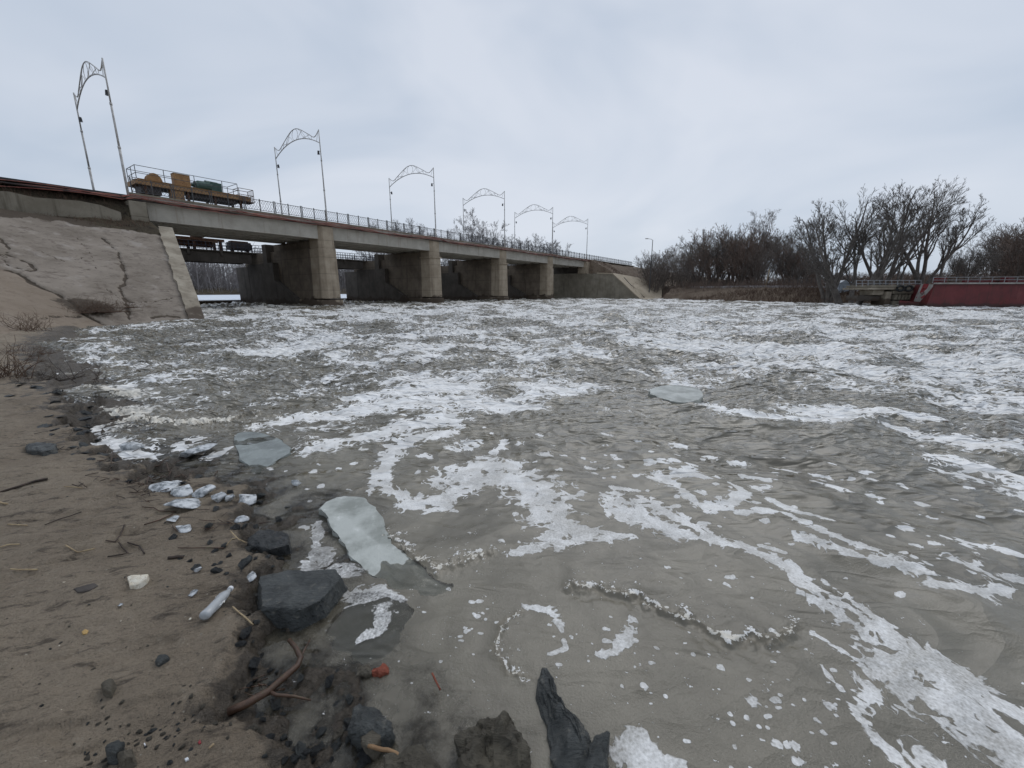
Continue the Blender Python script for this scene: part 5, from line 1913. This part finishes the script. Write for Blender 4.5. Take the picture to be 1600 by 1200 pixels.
def on_plate(u, v, out=0.0):
    p = Vector(a[0]).lerp(Vector(a[1]), u).lerp(Vector(a[3]).lerp(Vector(a[2]), u), v)
    n = (Vector(a[1]) - Vector(a[0])).cross(Vector(a[3]) - Vector(a[0])).normalized()
    if n.dot(Vector((0, 0, CAMH)) - Vector(a[0])) < 0:
        n = -n
    return p + n * out


mb = MB()
mb.prism([on_plate(u, v, -0.4) for u, v in ((0, 0), (1, 0), (1, 1), (0, 1))], [on_plate(u, v, 0.05) for u, v in ((0, 0), (1, 0), (1, 1), (0, 1))])
pl = mb.build('end_plate', M['white'], bg)
sh_ = [(0.22, 0.55), (0.34, 0.28), (0.50, 0.18), (0.64, 0.30), (0.66, 0.56), (0.66, 1.0), (0.26, 1.0)]
MB().prism([on_plate(u, v, 0.055) for u, v in sh_], [on_plate(u, v, 0.12) for u, v in sh_]).build('red_panel', M['sign_red'], pl)
for sgn in ([(0.08, 0.24), (0.22, 0.32), (0.30, 0.22), (0.16, 0.14)], [(0.62, 0.20), (0.74, 0.30), (0.84, 0.24), (0.70, 0.14)]):
    MB().prism([on_plate(u, v, 0.055) for u, v in sgn], [on_plate(u, v, 0.10) for u, v in sgn]).build('red_mark', M['sign_red'], pl)
pts = [on_plate(0.57 + 0.0, 0.74, 0.14), on_plate(0.44, 0.78, 0.14), on_plate(0.37, 0.68, 0.14), on_plate(0.46, 0.60, 0.14), on_plate(0.56, 0.52, 0.14), on_plate(0.48, 0.42, 0.14), on_plate(0.36, 0.45, 0.14)]
MB().tube(pts, 0.06, 5).build('s_mark', M['barge_red'], pl)
mb = MB()
d = (Vector(hull_f[3]) - Vector(hull_f[2]))
for i in range(4):
    f0, f1 = i * 0.25, i * 0.25 + 0.246
    p, q = Vector(hull_f[2]) + d * f0, Vector(hull_f[2]) + d * f1
    o2 = Vector((0.12, 0.25, 0))
    mb.hexa([p - o2, q - o2, q + o2, p + o2, p - o2 + Vector((0, 0, .17)), q - o2 + Vector((0, 0, .17)), q + o2 + Vector((0, 0, .17)), p + o2 + Vector((0, 0, .17))])
mb.build('gunwale', M['white'], bg)
for i in range(19):
    p = Vector(hull_f[2]) + d * (i / 18) + Vector((0.25, 0.5, 0.1))
    MB().tube([p, p + Vector((0, 0, 0.66))], 0.03, 5).build('rail_post', M['pale_rail'], bg)
mb = MB()
for h in (0.36, 0.66):
    mb.tube([Vector(hull_f[2]) + d * (i / 18) + Vector((0.25, 0.5, 0.1 + h)) for i in range(19)], 0.028, 5)
mb.build('handrail', M['pale_rail'], bg)
for f, w in ((0.045, 0.5), (0.36, 0.45)):
    p = Vector(hull_f[2]) + d * f + Vector((0.5, 1.0, 0))
    MB().xbox(p.x, p.x + w * 1.6, p.y, p.y + 0.8, zdeck - .1, zdeck + 0.75).build('deck_box', M['barge_red'], bg, bevel=0.03)
p = Vector(hull_f[2]) + d * 0.45 + Vector((1.2, 2.5, 0))
MB().xbox(p.x - 6, p.x + 14, p.y, p.y + 0.3, zdeck - .1, zdeck + 0.5).build('hatch_coaming', M['barge_red'], bg)
p = Vector(hull_f[2]) + d * 0.62
p.z = 0.55
MB().xbox(p.x - .1, p.x + .12, p.y - .06, p.y + 0.1, 0.35, 0.85).build('draught_mark', M['white'], bg)

# ------------------------------------------------------------------ stones
def zg(x, y):
    z, d = z_bank(np.array([x]), np.array([y]))
    return float(z[0]), float(d[0])


def rock_mesh(pts, seed, rough=0.02, cuts=2, bevel=0.012):
    bm = bmesh.new()
    for p in pts:
        bm.verts.new(p)
    r = bmesh.ops.convex_hull(bm, input=bm.verts)
    for v in [e_ for e_ in r['geom_interior'] if isinstance(e_, bmesh.types.BMVert)]:
        if v.is_valid:
            bm.verts.remove(v)
    loose = [v for v in bm.verts if not v.link_faces]
    for v in loose:
        bm.verts.remove(v)
    bmesh.ops.dissolve_limit(bm, angle_limit=0.12, verts=bm.verts, edges=bm.edges)
    bmesh.ops.bevel(bm, geom=list(bm.edges), offset=bevel * 0.5, segments=1, affect='EDGES', clamp_overlap=True)
    bmesh.ops.triangulate(bm, faces=bm.faces)
    for _ in range(cuts):
        bmesh.ops.subdivide_edges(bm, edges=[e_ for e_ in bm.edges if e_.calc_length() > bevel * 1.2], cuts=1, use_grid_fill=True)
    bm.normal_update()
    for v in bm.verts:
        n = float(fbm(np.array(v.co.x * 9 + v.co.z * 5), np.array(v.co.y * 9 - v.co.z * 4), 4, seed, 0.6))
        n += 0.45 * float(ridge(np.array(v.co.x * 26 + v.co.z * 11), np.array(v.co.y * 26 - v.co.z * 9), 2, seed + 5)) - 0.25
        v.co += v.normal * n * rough
    bmesh.ops.recalc_face_normals(bm, faces=bm.faces)
    me = bpy.data.meshes.new('rock')
    bm.to_mesh(me)
    bm.free()
    for p in me.polygons:
        p.use_smooth = True
    me.set_sharp_from_angle(angle=math.radians(28))
    return me


def outline_rock(name, px, ztop, zbot, material, label, seed, tilt=(0, 0), grow=1.12, rough=0.016, crest=0.02, cat='rock', bevel=0.008):
    rr_ = random.Random(seed)
    T = [G(x, y, ztop) for x, y in px]
    cx, cy = np.mean([p[0] for p in T]), np.mean([p[1] for p in T])
    pts = []
    for x, y, z in T:
        dx, dy = x - cx, y - cy
        pts.append((dx, dy, tilt[0] * dx + tilt[1] * dy))
        pts.append((dx * grow, dy * grow, zbot - ztop))
        pts.append((dx * 1.03, dy * 1.03, (zbot - ztop) * 0.4))
    for i in range(5):
        x, y, z = T[rr_.randrange(len(T))]
        f = rr_.uniform(0.1, 0.7)
        pts.append(((x - cx) * f, (y - cy) * f, tilt[0] * (x - cx) * f + tilt[1] * (y - cy) * f + rr_.uniform(0.2, 1) * crest))
    me = rock_mesh(pts, seed, rough, 3, bevel)
    me.materials.append(material)
    o = bpy.data.objects.new(name, me)
    o.location = (cx, cy, ztop)
    COL.objects.link(o)
    return tag(o, label, cat)


outline_rock('boulder', [(404, 896), (440, 893), (522, 889), (535, 900), (502, 936), (467, 953), (410, 946)], 0.105, -0.01, M['rock'],
             'big flat dark grey stone at the edge of the mud beside the ice floe', 3, crest=0.012)
outline_rock('boulder', [(837, 1058), (850, 1050), (880, 1090), (912, 1135), (930, 1170), (955, 1225), (890, 1235), (858, 1180), (843, 1110)], 0.018, -0.10, M['rock'],
             'long narrow dark stone half under water at the bottom of the picture', 7, crest=0.035, rough=0.022)
outline_rock('boulder', [(548, 1105), (562, 1098), (598, 1110), (612, 1140), (590, 1160), (545, 1140)], 0.06, -0.06, M['rock'],
             'dark rounded stone with one pale worn edge standing in shallow water', 12, crest=0.02)
outline_rock('boulder', [(720, 1150), (745, 1125), (790, 1120), (815, 1140), (822, 1185), (770, 1230), (715, 1220)], 0.04, -0.12, M['moss_stone'],
             'lumpy brown mossy stone at the bottom edge between the shallows and the long dark stone', 17, crest=0.05, rough=0.035)
outline_rock('boulder', [(385, 838), (420, 826), (450, 832), (452, 850), (420, 858), (388, 850)], 0.07, -0.05, M['stone'],
             'black angular stone at the waterline above the big flat stone', 23, crest=0.02)
outline_rock('boulder', [(600, 1180), (650, 1165), (690, 1195), (680, 1240), (610, 1240)], 0.05, -0.05, M['moss_stone'],
             'pale brown pitted stone under the broken orange stick', 27, crest=0.03)
outline_rock('boulder', [(560, 1145), (580, 1136), (594, 1152), (584, 1168), (566, 1162)], 0.05, -0.04, M['brown_stone'], 'small pale speckled stone right below the pale edged stone', 29)
outline_rock('boulder', [(925, 1150), (950, 1145), (948, 1210), (915, 1215)], 0.05, -0.1, M['rock'], 'sharp upright dark stone touching the right side of the long narrow stone', 31, crest=0.02)
outline_rock('brick', [(580, 1040), (600, 1036), (607, 1050), (590, 1057), (578, 1050)], 0.012, -0.05, M['brick'], 'worn red brick showing through the shallow water', 33, cat='brick', bevel=0.01)
outline_rock('boulder', [(558, 1040), (576, 1036), (578, 1052), (556, 1056)], 0.008, -0.06, M['brown_stone'], 'brown stone touching the left side of the red brick', 35)
outline_rock('boulder', [(40, 693), (62, 692), (84, 690), (86, 700), (66, 705), (42, 703)], 0.16, 0.06, M['rock'], 'flat grey stone lying on the mud far left above the water edge', 37, bevel=0.02)
outline_rock('boulder', [(246, 1024), (260, 1020), (264, 1028), (248, 1038), (243, 1034)], 0.135, 0.09, M['rock'], 'lone flat grey stone set in the mud left of the curved branch', 39, bevel=0.006, rough=0.006)
outline_rock('boulder', [(165, 1165), (185, 1152), (195, 1160), (180, 1178), (168, 1176)], 0.15, 0.09, M['rock'], 'angular dark grey stone in the gravel at the bottom left', 41, bevel=0.006, rough=0.008)
outline_rock('boulder', [(184, 1176), (205, 1170), (209, 1182), (190, 1190)], 0.14, 0.09, M['brown_stone'], 'tan angular stone beside the dark one in the gravel at the bottom left', 43, bevel=0.006, rough=0.008)
outline_rock('boulder', [(158, 1068), (172, 1060), (180, 1068), (172, 1080), (160, 1078)], 0.15, 0.09, M['brown_stone'], 'brown stone half sunk in a hole in the mud at the lower left', 45, bevel=0.006, rough=0.008)

kinds = []
for i in range(7):
    r_ = random.Random(300 + i)
    pts = []
    for k in range(16):
        v = Vector((r_.gauss(0, 1), r_.gauss(0, 1), r_.gauss(0, 1))).normalized()
        pts.append((v.x * 0.5 * r_.uniform(0.8, 1.1), v.y * 0.38 * r_.uniform(0.8, 1.1), v.z * 0.26))
    kinds.append(rock_mesh(pts, 300 + i, 0.05, 1, 0.03))
variants = {}


def small_stone(x, y, size, sink, material, label, group, cat='stone'):
    me = rs.choice(kinds)
    key = (me.name, material.name)
    if key not in variants:
        m2 = me.copy()
        m2.materials.append(material)
        variants[key] = m2
    o = bpy.data.objects.new(cat, variants[key])
    z, d = zg(x, y)
    o.location = (x, y, z + size * (0.12 - sink))
    o.scale = (size * rs.uniform(0.8, 1.25), size * rs.uniform(0.8, 1.2), size * rs.uniform(0.7, 1.1) * (0.55 if cat == 'shale_piece' else 1))
    o.rotation_euler = (rs.gauss(0, .25), rs.gauss(0, .25), rs.uniform(0, 6.28))
    COL.objects.link(o)
    tag(o, label, {'gravel_stone': 'gravel stone', 'shale_piece': 'shale'}.get(cat, 'stone'), group)


rs = random.Random(9)
E_ = ('flat black wet shale piece washed by the far part of the shore', 'black shale pieces on the far shore')
A = ('small dark wet stone in the rubble along the water edge', 'dark stones along the water edge')
B = ('small stone in the strip of gravel at the bottom left', 'gravel stones at the bottom left')
for cx, cy, sx, sy, n, lo, hi, lab, mats in (
    (125, 645, 34, 26, 54, .06, .22, E_, ('stone', 'stone', 'rock')), (165, 690, 44, 20, 40, .04, .16, E_, ('stone', 'stone', 'rock')), (60, 612, 40, 10, 18, .08, .24, E_, ('stone', 'rock')), (215, 745, 50, 20, 10, .03, .10, A, ('stone',)), (360, 800, 40, 26, 16, .03, .10, A, ('stone', 'rock')),
    (400, 870, 36, 18, 20, .03, .10, A, ('stone', 'rock')), (340, 890, 40, 16, 16, .02, .08, A, ('stone', 'rock')), (430, 1010, 24, 46, 44, .02, .08, A, ('stone', 'rock')),
    (400, 1060, 16, 40, 14, .02, .05, A, ('stone', 'rock', 'brown_stone')), (470, 1110, 30, 30, 16, .02, .05, A, ('stone', 'rock')), (520, 1165, 54, 26, 44, .02, .08, A, ('stone', 'rock', 'brown_stone')),
    (640, 1185, 80, 24, 34, .02, .08, A, ('stone', 'rock', 'brown_stone')), (540, 1070, 60, 40, 26, .02, .08, A, ('stone', 'rock')), (700, 1150, 50, 30, 16, .02, .06, A, ('stone', 'rock')),
    (250, 1150, 60, 22, 26, .008, .030, B, ('rock', 'brown_stone', 'brown_stone')), (310, 1130, 40, 20, 18, .008, .030, B, ('rock', 'brown_stone', 'brown_stone')),
    (190, 1185, 50, 14, 16, .01, .03, B, ('rock', 'brown_stone', 'brown_stone')),
):
    for i in range(n):
        x, y, _ = G(rs.gauss(cx, sx), rs.gauss(cy, sy), 0.06 if lab is A else 0.11)
        small_stone(x, y, rs.uniform(lo, hi), rs.uniform(0, 0.2) if lab is not E_ else rs.uniform(0.1, 0.2), M[rs.choice(mats)], *lab, {'A': 'stone', 'B': 'gravel_stone'}.get('A' if lab is A else 'B' if lab is B else '', 'shale_piece'))

# ------------------------------------------------------------------ ice lumps
ri = random.Random(14)
for i, (px, py, w, hgt, label) in enumerate((
    (262, 772, 34, .07, 'long pale ice shard lying across the wet rubble, leftmost of the white chunks'), (287, 776, 30, .07, 'ice shard right of the leftmost one in the row of white chunks'),
    (288, 800, 44, .06, 'flat tilted white ice plate at the lower end of the row of chunks'), (320, 782, 26, .07, 'white ice plate in the middle of the row of chunks'),
    (343, 789, 18, .09, 'bright round white ice lump in the row of chunks'), (361, 786, 14, .07, 'small white ice lump touching the bright round one'),
    (380, 776, 30, .06, 'white ice disc nearest the open water'), (378, 822, 18, .07, 'white ice lump with a dry stalk leaning on it'),
    (272, 828, 18, .03, 'thin white ice scrap flat on the mud below the row of chunks'), (288, 841, 20, .025, 'thin ice sliver lowest on the mud below the row of chunks'),
    (462, 748, 12, .06, 'tiny white ice lump alone in the shallows'), (392, 900, 18, .02, 'narrow clear ice sliver just left of the big dark stone'),
    (205, 695, 26, .10, 'clear ice lump stuck in the wash far up the shore'), (310, 700, 40, .10, 'grey clear ice block in the shallows left of the clear slab'),
    (268, 752, 24, .05, 'thin clear ice plate in the wash above the white chunks'), (312, 905, 12, .03, 'clear ice crumbs above the plastic bottle'),
    (305, 940, 14, .03, 'clear ice crumbs left of the plastic bottle'), (193, 968, 8, .02, 'single small clear ice pebble on the mud'),
)):
    x, y, _ = G(px, py, 0.06)
    z, d = zg(x, y)
    a, b = G(px - w / 2, py), G(px + w / 2, py)
    L = (b[0] - a[0]) * 1.3
    pts = []
    for k in range(14):
        v = Vector((ri.gauss(0, 1), ri.gauss(0, 1), ri.gauss(0, 1))).normalized()
        pts.append((v.x * L / 2, v.y * L * 0.42, v.z * hgt / 2))
    me = rock_mesh(pts, 400 + i, 0.006, 2, min(0.012, hgt * 0.2))
    me.materials.append(M['ice_chunk'])
    o = bpy.data.objects.new('ice_chunk', me)
    o.location = (x, y, max(z, 0.0) + hgt * 0.38)
    o.rotation_euler = (ri.gauss(0, .2), ri.gauss(0, .2), ri.gauss(0, .4))
    COL.objects.link(o)
    tag(o, label, 'ice')


# ------------------------------------------------------------------ driftwood, stalks, litter
def on_ground(px, py, lift=0.0):
    z = 0.08
    for _ in range(6):
        x, y, _z = G(px, py, z)
        z = max(zg(x, y)[0], 0.0) + lift
    return Vector((x, y, z))


def stick(name, px, r, material, label, cat, lift=0.01, r1=None, group=None):
    pts = [on_ground(p[0], p[1], lift + (p[2] if len(p) > 2 else 0)) for p in px]
    fine = []
    for i in range(len(pts) - 1):
        for j in range(4):
            q = pts[i].lerp(pts[i + 1], j / 4)
            q += Vector((math.sin(i * 7 + j * 3), math.cos(i * 5 + j), 0)) * r * 0.25
            fine.append(q)
    fine.append(pts[-1])
    mb = MB().tube(fine, r, 7, r if r1 is None else r1)
    return mb.thing(name, material, label, cat, group, smooth=True)


br = tag(empty('branch', on_ground(420, 1060)), 'curved wet brown branch with mossy thick end lying across the water edge', 'branch')
mb = MB()
pts = [on_ground(358, 1112, .02), on_ground(385, 1100, .03), on_ground(420, 1080, .04), on_ground(442, 1060, .05), on_ground(465, 1040, .05), on_ground(470, 1028, .05), on_ground(462, 1012, .05), on_ground(452, 1000, .05)]
mb.tube(pts, 0.017, 8, 0.010)
mb.build('stem', M['wood_dark'], br, smooth=True)
MB().tube([pts[2], on_ground(432, 1086, .04), on_ground(460, 1088, .03), on_ground(486, 1094, .02)], 0.009, 6, 0.004).build('side_shoot', M['wood_dark'], br, smooth=True)
MB().tube([pts[5], on_ground(476, 1015, .05), on_ground(484, 1000, .05)], 0.006, 6, 0.003).build('side_shoot', M['wood_dark'], br, smooth=True)
stick('stick', [(575, 1166, .04), (605, 1172, .04), (630, 1183, .03), (660, 1203, .02)], 0.0075, M['wood_pale'], 'broken orange brown stick lying over the stones at the bottom', 'stick', r1=0.007)
stick('stick', [(675, 1052, .03), (688, 1078, .02)], 0.004, M['brick'], 'thin reddish twig floating right of the red brick', 'twig')
stick('stalk', [(363, 948), (380, 963), (396, 978)], 0.0035, M['straw'], 'pale split reed stalk between bottle and big dark stone', 'stalk')
stick('stalk', [(360, 830, .02), (372, 838, .03), (385, 850)], 0.0035, M['straw'], 'pale stalk leaning on the white ice lump', 'stalk')
stick('stalk', [(352, 854), (362, 842, .03), (368, 836, .05)], 0.003, M['straw'], 'short pale stalk crossing under the leaning one', 'stalk')
stick('stalk', [(12, 819), (28, 820), (42, 821)], 0.004, M['straw'], 'pale straw piece at the left edge below the dark branch', 'stalk')
stick('stalk', [(0, 855), (12, 851), (30, 850)], 0.0036, M['straw'], 'bent pale straw touching the left edge of the picture', 'stalk')
stick('stalk', [(102, 851), (120, 856), (148, 857)], 0.0035, M['straw'], 'pale curved straw lying in the middle of the mud', 'stalk')
stick('stalk', [(16, 889), (36, 890), (58, 889)], 0.004, M['straw'], 'flat pale straw left of the dark rotting leaf', 'stalk')
stick('stalk', [(100, 760), (118, 761), (128, 761)], 0.0036, M['straw'], 'short pale straw right of the dark branch', 'stalk')
stick('stalk', [(0, 786), (6, 788), (12, 787)], 0.006, M['straw'], 'yellow straw stub at the left edge of the mud', 'stalk')
stick('stalk', [(326, 1170), (334, 1162)], 0.004, M['straw'], 'tiny pale straw by the red scrap in the gravel', 'stalk')
stick('branch', [(0, 766), (30, 760), (52, 752), (74, 748)], 0.010, M['dark_twig'], 'dark thin branch lying on the mud at the left edge', 'branch', r1=0.01)
stick('branch', [(70, 820), (90, 812), (110, 806), (128, 802)], 0.0035, M['dark_twig'], 'long dark twig curving over the middle of the mud', 'twig')
stick('branch', [(165, 845), (180, 846), (188, 836), (196, 826)], 0.0045, M['dark_twig'], 'forked dark twig on the mud, its upper arm', 'twig')
stick('branch', [(168, 870), (185, 867), (200, 862), (192, 852), (186, 848)], 0.0045, M['dark_twig'], 'hooked dark twig just below the forked one', 'twig')
stick('branch', [(200, 851), (218, 853), (226, 865)], 0.0045, M['dark_twig'], 'bent dark twig right of the hooked one', 'twig')
stick('branch', [(278, 856), (310, 856), (350, 856)], 0.0035, M['wood_dark'], 'straight dark twig lying level across the mud toward the leaning stalk', 'twig')
stick('branch', [(225, 820), (250, 812), (270, 803)], 0.005, M['wood_dark'], 'dark stick pointing at the flat tilted ice plate', 'stick')
stick('branch', [(262, 872), (275, 870), (286, 870)], 0.009, M['dark_twig'], 'short thick dark stick on the mud above the plastic bottle', 'stick')
stick('branch', [(222, 792), (240, 793), (248, 798), (275, 800)], 0.004, M['wood_dark'], 'brown twig ending under the flat tilted ice plate', 'twig')
stick('branch', [(178, 747), (200, 754), (225, 757)], 0.0035, M['wood_dark'], 'brown twig in the debris above the white chunks', 'twig')
nets = random.Random(19)
for i in range(120):
    cx, cy, sp_ = nets.choice([(235, 742, 34), (220, 755, 40), (180, 732, 44), (265, 730, 36), (230, 770, 24), (120, 690, 40), (410, 1075, 20), (300, 815, 40)])
    x, y = nets.gauss(cx, sp_), nets.gauss(cy, sp_ * 0.35)
    a = nets.gauss(-0.3, 0.7)
    L = nets.uniform(8, 26)
    stick('twig', [(x, y), (x + L * math.cos(a) * .5, y + L * math.sin(a) * .3, nets.uniform(0, .03)), (x + L * math.cos(a), y + L * math.sin(a) * 0.5)], nets.uniform(0.0015, 0.004), M[nets.choice(['dark_twig', 'wood_dark'])],
          'thin brown twig tangled in the driftwood along the water edge', 'twig', group='driftwood twigs along the water edge')

# plastic bottle
pa, pb = on_ground(318, 964, 0.03), on_ground(360, 920, 0.03)
bt = tag(empty('plastic_bottle', pa), 'clear crumpled plastic bottle lying on the mud left of the big dark stone', 'bottle')
dv = (pb - pa)
L = dv.length
dn = dv.normalized()
prof_ = [(0.0, 0.012), (0.02, 0.024), (0.06, 0.027), (0.2, 0.026), (0.35, 0.0275), (0.5, 0.025), (0.62, 0.027), (0.72, 0.026), (0.80, 0.022), (0.88, 0.014), (0.92, 0.011), (0.96, 0.011)]
rbm = random.Random(2)
mb = MB()
sd = dn.cross(Vector((0, 0, 1))).normalized()
upv = sd.cross(dn)
rings = []
for f, r_ in prof_:
    ring = []
    for j in range(18):
        t = 2 * math.pi * j / 18
        q = r_ * (1 + 0.10 * math.sin(3 * t + f * 9) * (0.3 < f < 0.75)) * (1 + rbm.gauss(0, 0.02))
        ring.append(pa + dn * (L * f) + sd * (math.cos(t) * q) + upv * (math.sin(t) * q * 0.86))
    rings.append(ring)
for a_, b_ in zip(rings[:-1], rings[1:]):
    for j in range(18):
        mb.face([a_[j], a_[(j + 1) % 18], b_[(j + 1) % 18], b_[j]])
mb.face(rings[0])
mb.face(list(reversed(rings[-1])))
ob = mb.build('body', M['bottle'], bt, smooth=True)
bm = bmesh.new(); bm.from_mesh(ob.data); bmesh.ops.remove_doubles(bm, verts=bm.verts, dist=1e-5); bmesh.ops.recalc_face_normals(bm, faces=bm.faces); bm.to_mesh(ob.data); bm.free()
MB().tube([pa + dn * L * 0.965, pa + dn * L * 1.03], 0.014, 14).build('cap', M['cap'], bt)


def scrap(name, px, thick, material, label, cat, lift=0.0, seed=1, rough=0.004):
    P = [on_ground(x, y, lift) for x, y in px]
    c = sum(P, Vector()) / len(P)
    pts = []
    for p in P:
        pts += [tuple(p - c), tuple((p - c) * 0.92 + Vector((0, 0, thick)))]
    me = rock_mesh(pts, seed, rough, 2, min(0.004, thick * 0.3))
    me.materials.append(material)
    o = bpy.data.objects.new(name, me)
    o.location = c
    COL.objects.link(o)
    return tag(o, label, cat)


scrap('foam_scrap', [(198, 908), (206, 905), (234, 904), (230, 912), (216, 919), (202, 918)], 0.03, M['styro'], 'cream white broken piece of foam plastic on the mud', 'litter', seed=71, rough=0.008)
scrap('fallen_leaf', [(113, 921), (128, 917), (148, 912), (155, 916), (140, 924), (122, 927)], 0.006, M['dark_leaf'], 'dark rotting leaf flat on the mud left of the white foam scrap', 'leaf', seed=73, rough=0.004)
scrap('fallen_leaf', [(128, 988), (133, 984), (138, 986), (136, 991), (130, 992)], 0.004, M['leaf'], 'small yellow leaf on the mud at the lower left', 'leaf', seed=75, rough=0.002)
scrap('plastic_scrap', [(309, 1161), (313, 1156), (315, 1162), (311, 1164)], 0.004, M['sign_red'], 'tiny pink red plastic scrap in the gravel', 'litter', seed=77, rough=0.001)
scrap('plastic_scrap', [(428, 862), (440, 859), (441, 864), (430, 865)], 0.012, M['orange'], 'small orange scrap on the dark stones above the big flat stone', 'litter', seed=79, rough=0.002)
scrap('pebble', [(288, 1187), (294, 1184), (296, 1188), (290, 1191)], 0.006, M['cap'], 'white oval pebble on the mud near the bottom edge', 'pebble', seed=81, rough=0.001)
scrap('pebble', [(224, 1163), (227, 1161), (229, 1165), (226, 1167)], 0.006, M['cap'], 'white round pebble in the gravel at the bottom left', 'pebble', seed=83, rough=0.001)
for i in range(90):
    x, y = nets.gauss(230, 120), nets.uniform(760, 1190)
    if x < 0 or x > 400 - (y - 760) * 0.05:
        continue
    p = on_ground(x, y)
    o = bpy.data.objects.new('pebble', kinds[i % 7] if (kinds[i % 7].name, 'cap2') in variants else None or kinds[i % 7].copy())
    me = o.data
    me.materials.append(M[nets.choice(['styro', 'brown_stone', 'rock', 'brown_stone', 'stone'])])
    sz = nets.uniform(0.006, 0.02)
    o.location = p
    o.scale = (sz, sz, sz)
    o.rotation_euler = (0, 0, nets.uniform(0, 6))
    COL.objects.link(o)
    tag(o, 'tiny pebble scattered over the open mud', 'pebble', 'pebbles scattered over the mud')


# ------------------------------------------------------------------ dead weeds
def weed(name, px, py, n, hgt, spread, material, label, seed, loc=None, lean=0.5):
    r_ = random.Random(seed)
    c = loc if loc is not None else on_ground(px, py)
    sg = []
    for i in range(n):
        p = Vector((r_.gauss(0, spread), r_.gauss(0, spread), -0.05))
        d = Vector((r_.gauss(0, lean), r_.gauss(0, lean), 1)).normalized()
        L = hgt * r_.uniform(0.35, 1.0)
        q = p
        for k in range(4):
            d = (d + Vector((r_.gauss(0, .18), r_.gauss(0, .18), r_.gauss(-0.05, .1)))).normalized()
            e_ = q + d * L / 4
            sg.append((q, e_, 0.008 * hgt * (1 - k * 0.18), 0.008 * hgt * (0.82 - k * 0.18)))
            if k and r_.random() < 0.8:
                f = e_ + (d + Vector((r_.gauss(0, .7), r_.gauss(0, .7), r_.gauss(0, .5)))).normalized() * L * 0.2
                sg.append((e_, f, 0.005 * hgt, 0.003 * hgt))
            q = e_
    roots = [q_[0] for q_ in sg if abs(q_[0].z + 0.05) < 1e-6]
    for q_ in roots:
        sg.append((Vector((0, 0, -0.12)), q_, 0.02 * hgt, 0.012 * hgt))
    me = seg_mesh(name, sg, 4, material)
    o = bpy.data.objects.new(name, me)
    o.location = c
    COL.objects.link(o)
    return tag(o, label, 'dead weed')


def slope_pt(px, py):
    s, m = on_slope(px, py)
    return Vector(W(s, m, float(z_rev(np.array(s), np.array(m)))))


weed('dead_weed', 36, 520, 90, 0.95, 0.35, M['weed'], 'reddish brown dead weed clump on the shore below the concrete slope', 91, slope_pt(38, 521), 0.7)
weed('dead_weed', 10, 575, 60, 0.85, 0.16, M['weed'], 'tall brown dead weed at the left edge above the mud', 92, on_ground(8, 588), 0.45)
weed('dead_weed', 45, 585, 80, 0.36, 0.28, M['dark_twig'], 'low dark tangled weed between mud and water', 93, on_ground(45, 590), 0.9)
weed('dead_weed', 30, 540, 50, 0.5, 0.3, M['weed'], 'small brown weed just below the reddish clump', 94, on_ground(32, 552), 0.8)
weed('dead_weed', 150, 487, 220, 0.9, 0.55, M['weed'], 'dark dead weed growing from the hollow in the concrete slope', 95, slope_pt(150, 490), 0.8)
weed('dead_weed', 180, 480, 90, 0.6, 0.45, M['weed'], 'small dead weed right of the one in the slope hollow', 97, slope_pt(190, 482), 0.8)
weed('dead_weed', 112, 590, 7, 0.8, 0.16, M['dark_twig'], 'few bare dark twigs sticking out of the water near shore', 98, Vector(G(112, 592)), 0.9)
weed('dead_weed', 148, 596, 4, 0.6, 0.08, M['dark_twig'], 'short forked twig sticking out of the water', 99, Vector(G(148, 597)), 0.4)
r_ = random.Random(55)
sg = []
for i in range(2600):
    s = r_.uniform(-14, 12)
    if r_.random() < 0.55:
        m = r_.uniform(43.3, 44.5)
        z = float(z_rev(np.array(8.0), np.array(43.4))) + np.interp(s, [-10, 4, 12], [-0.7, -0.55, 0.0]) + np.interp(m, [43.2, 44.5], [0.05, 0.75])
        L = r_.uniform(0.1, 0.35)
    else:
        m = r_.uniform(45.2, 46.6)
        z = np.interp(m, [45.2, 46.4, 47], [8.1, 8.8, 8.95])
        L = r_.uniform(0.12, 0.5)
    p = Vector(W(s, m, z - 0.05))
    sg.append((p, p + Vector((r_.gauss(0, .4) * L, r_.gauss(0, .4) * L, L)), 0.014, 0.006))
o = bpy.data.objects.new('dry_grass', seg_mesh('dry_grass', sg, 3, M['weed']))
COL.objects.link(o)
tag(o, kind='stuff')
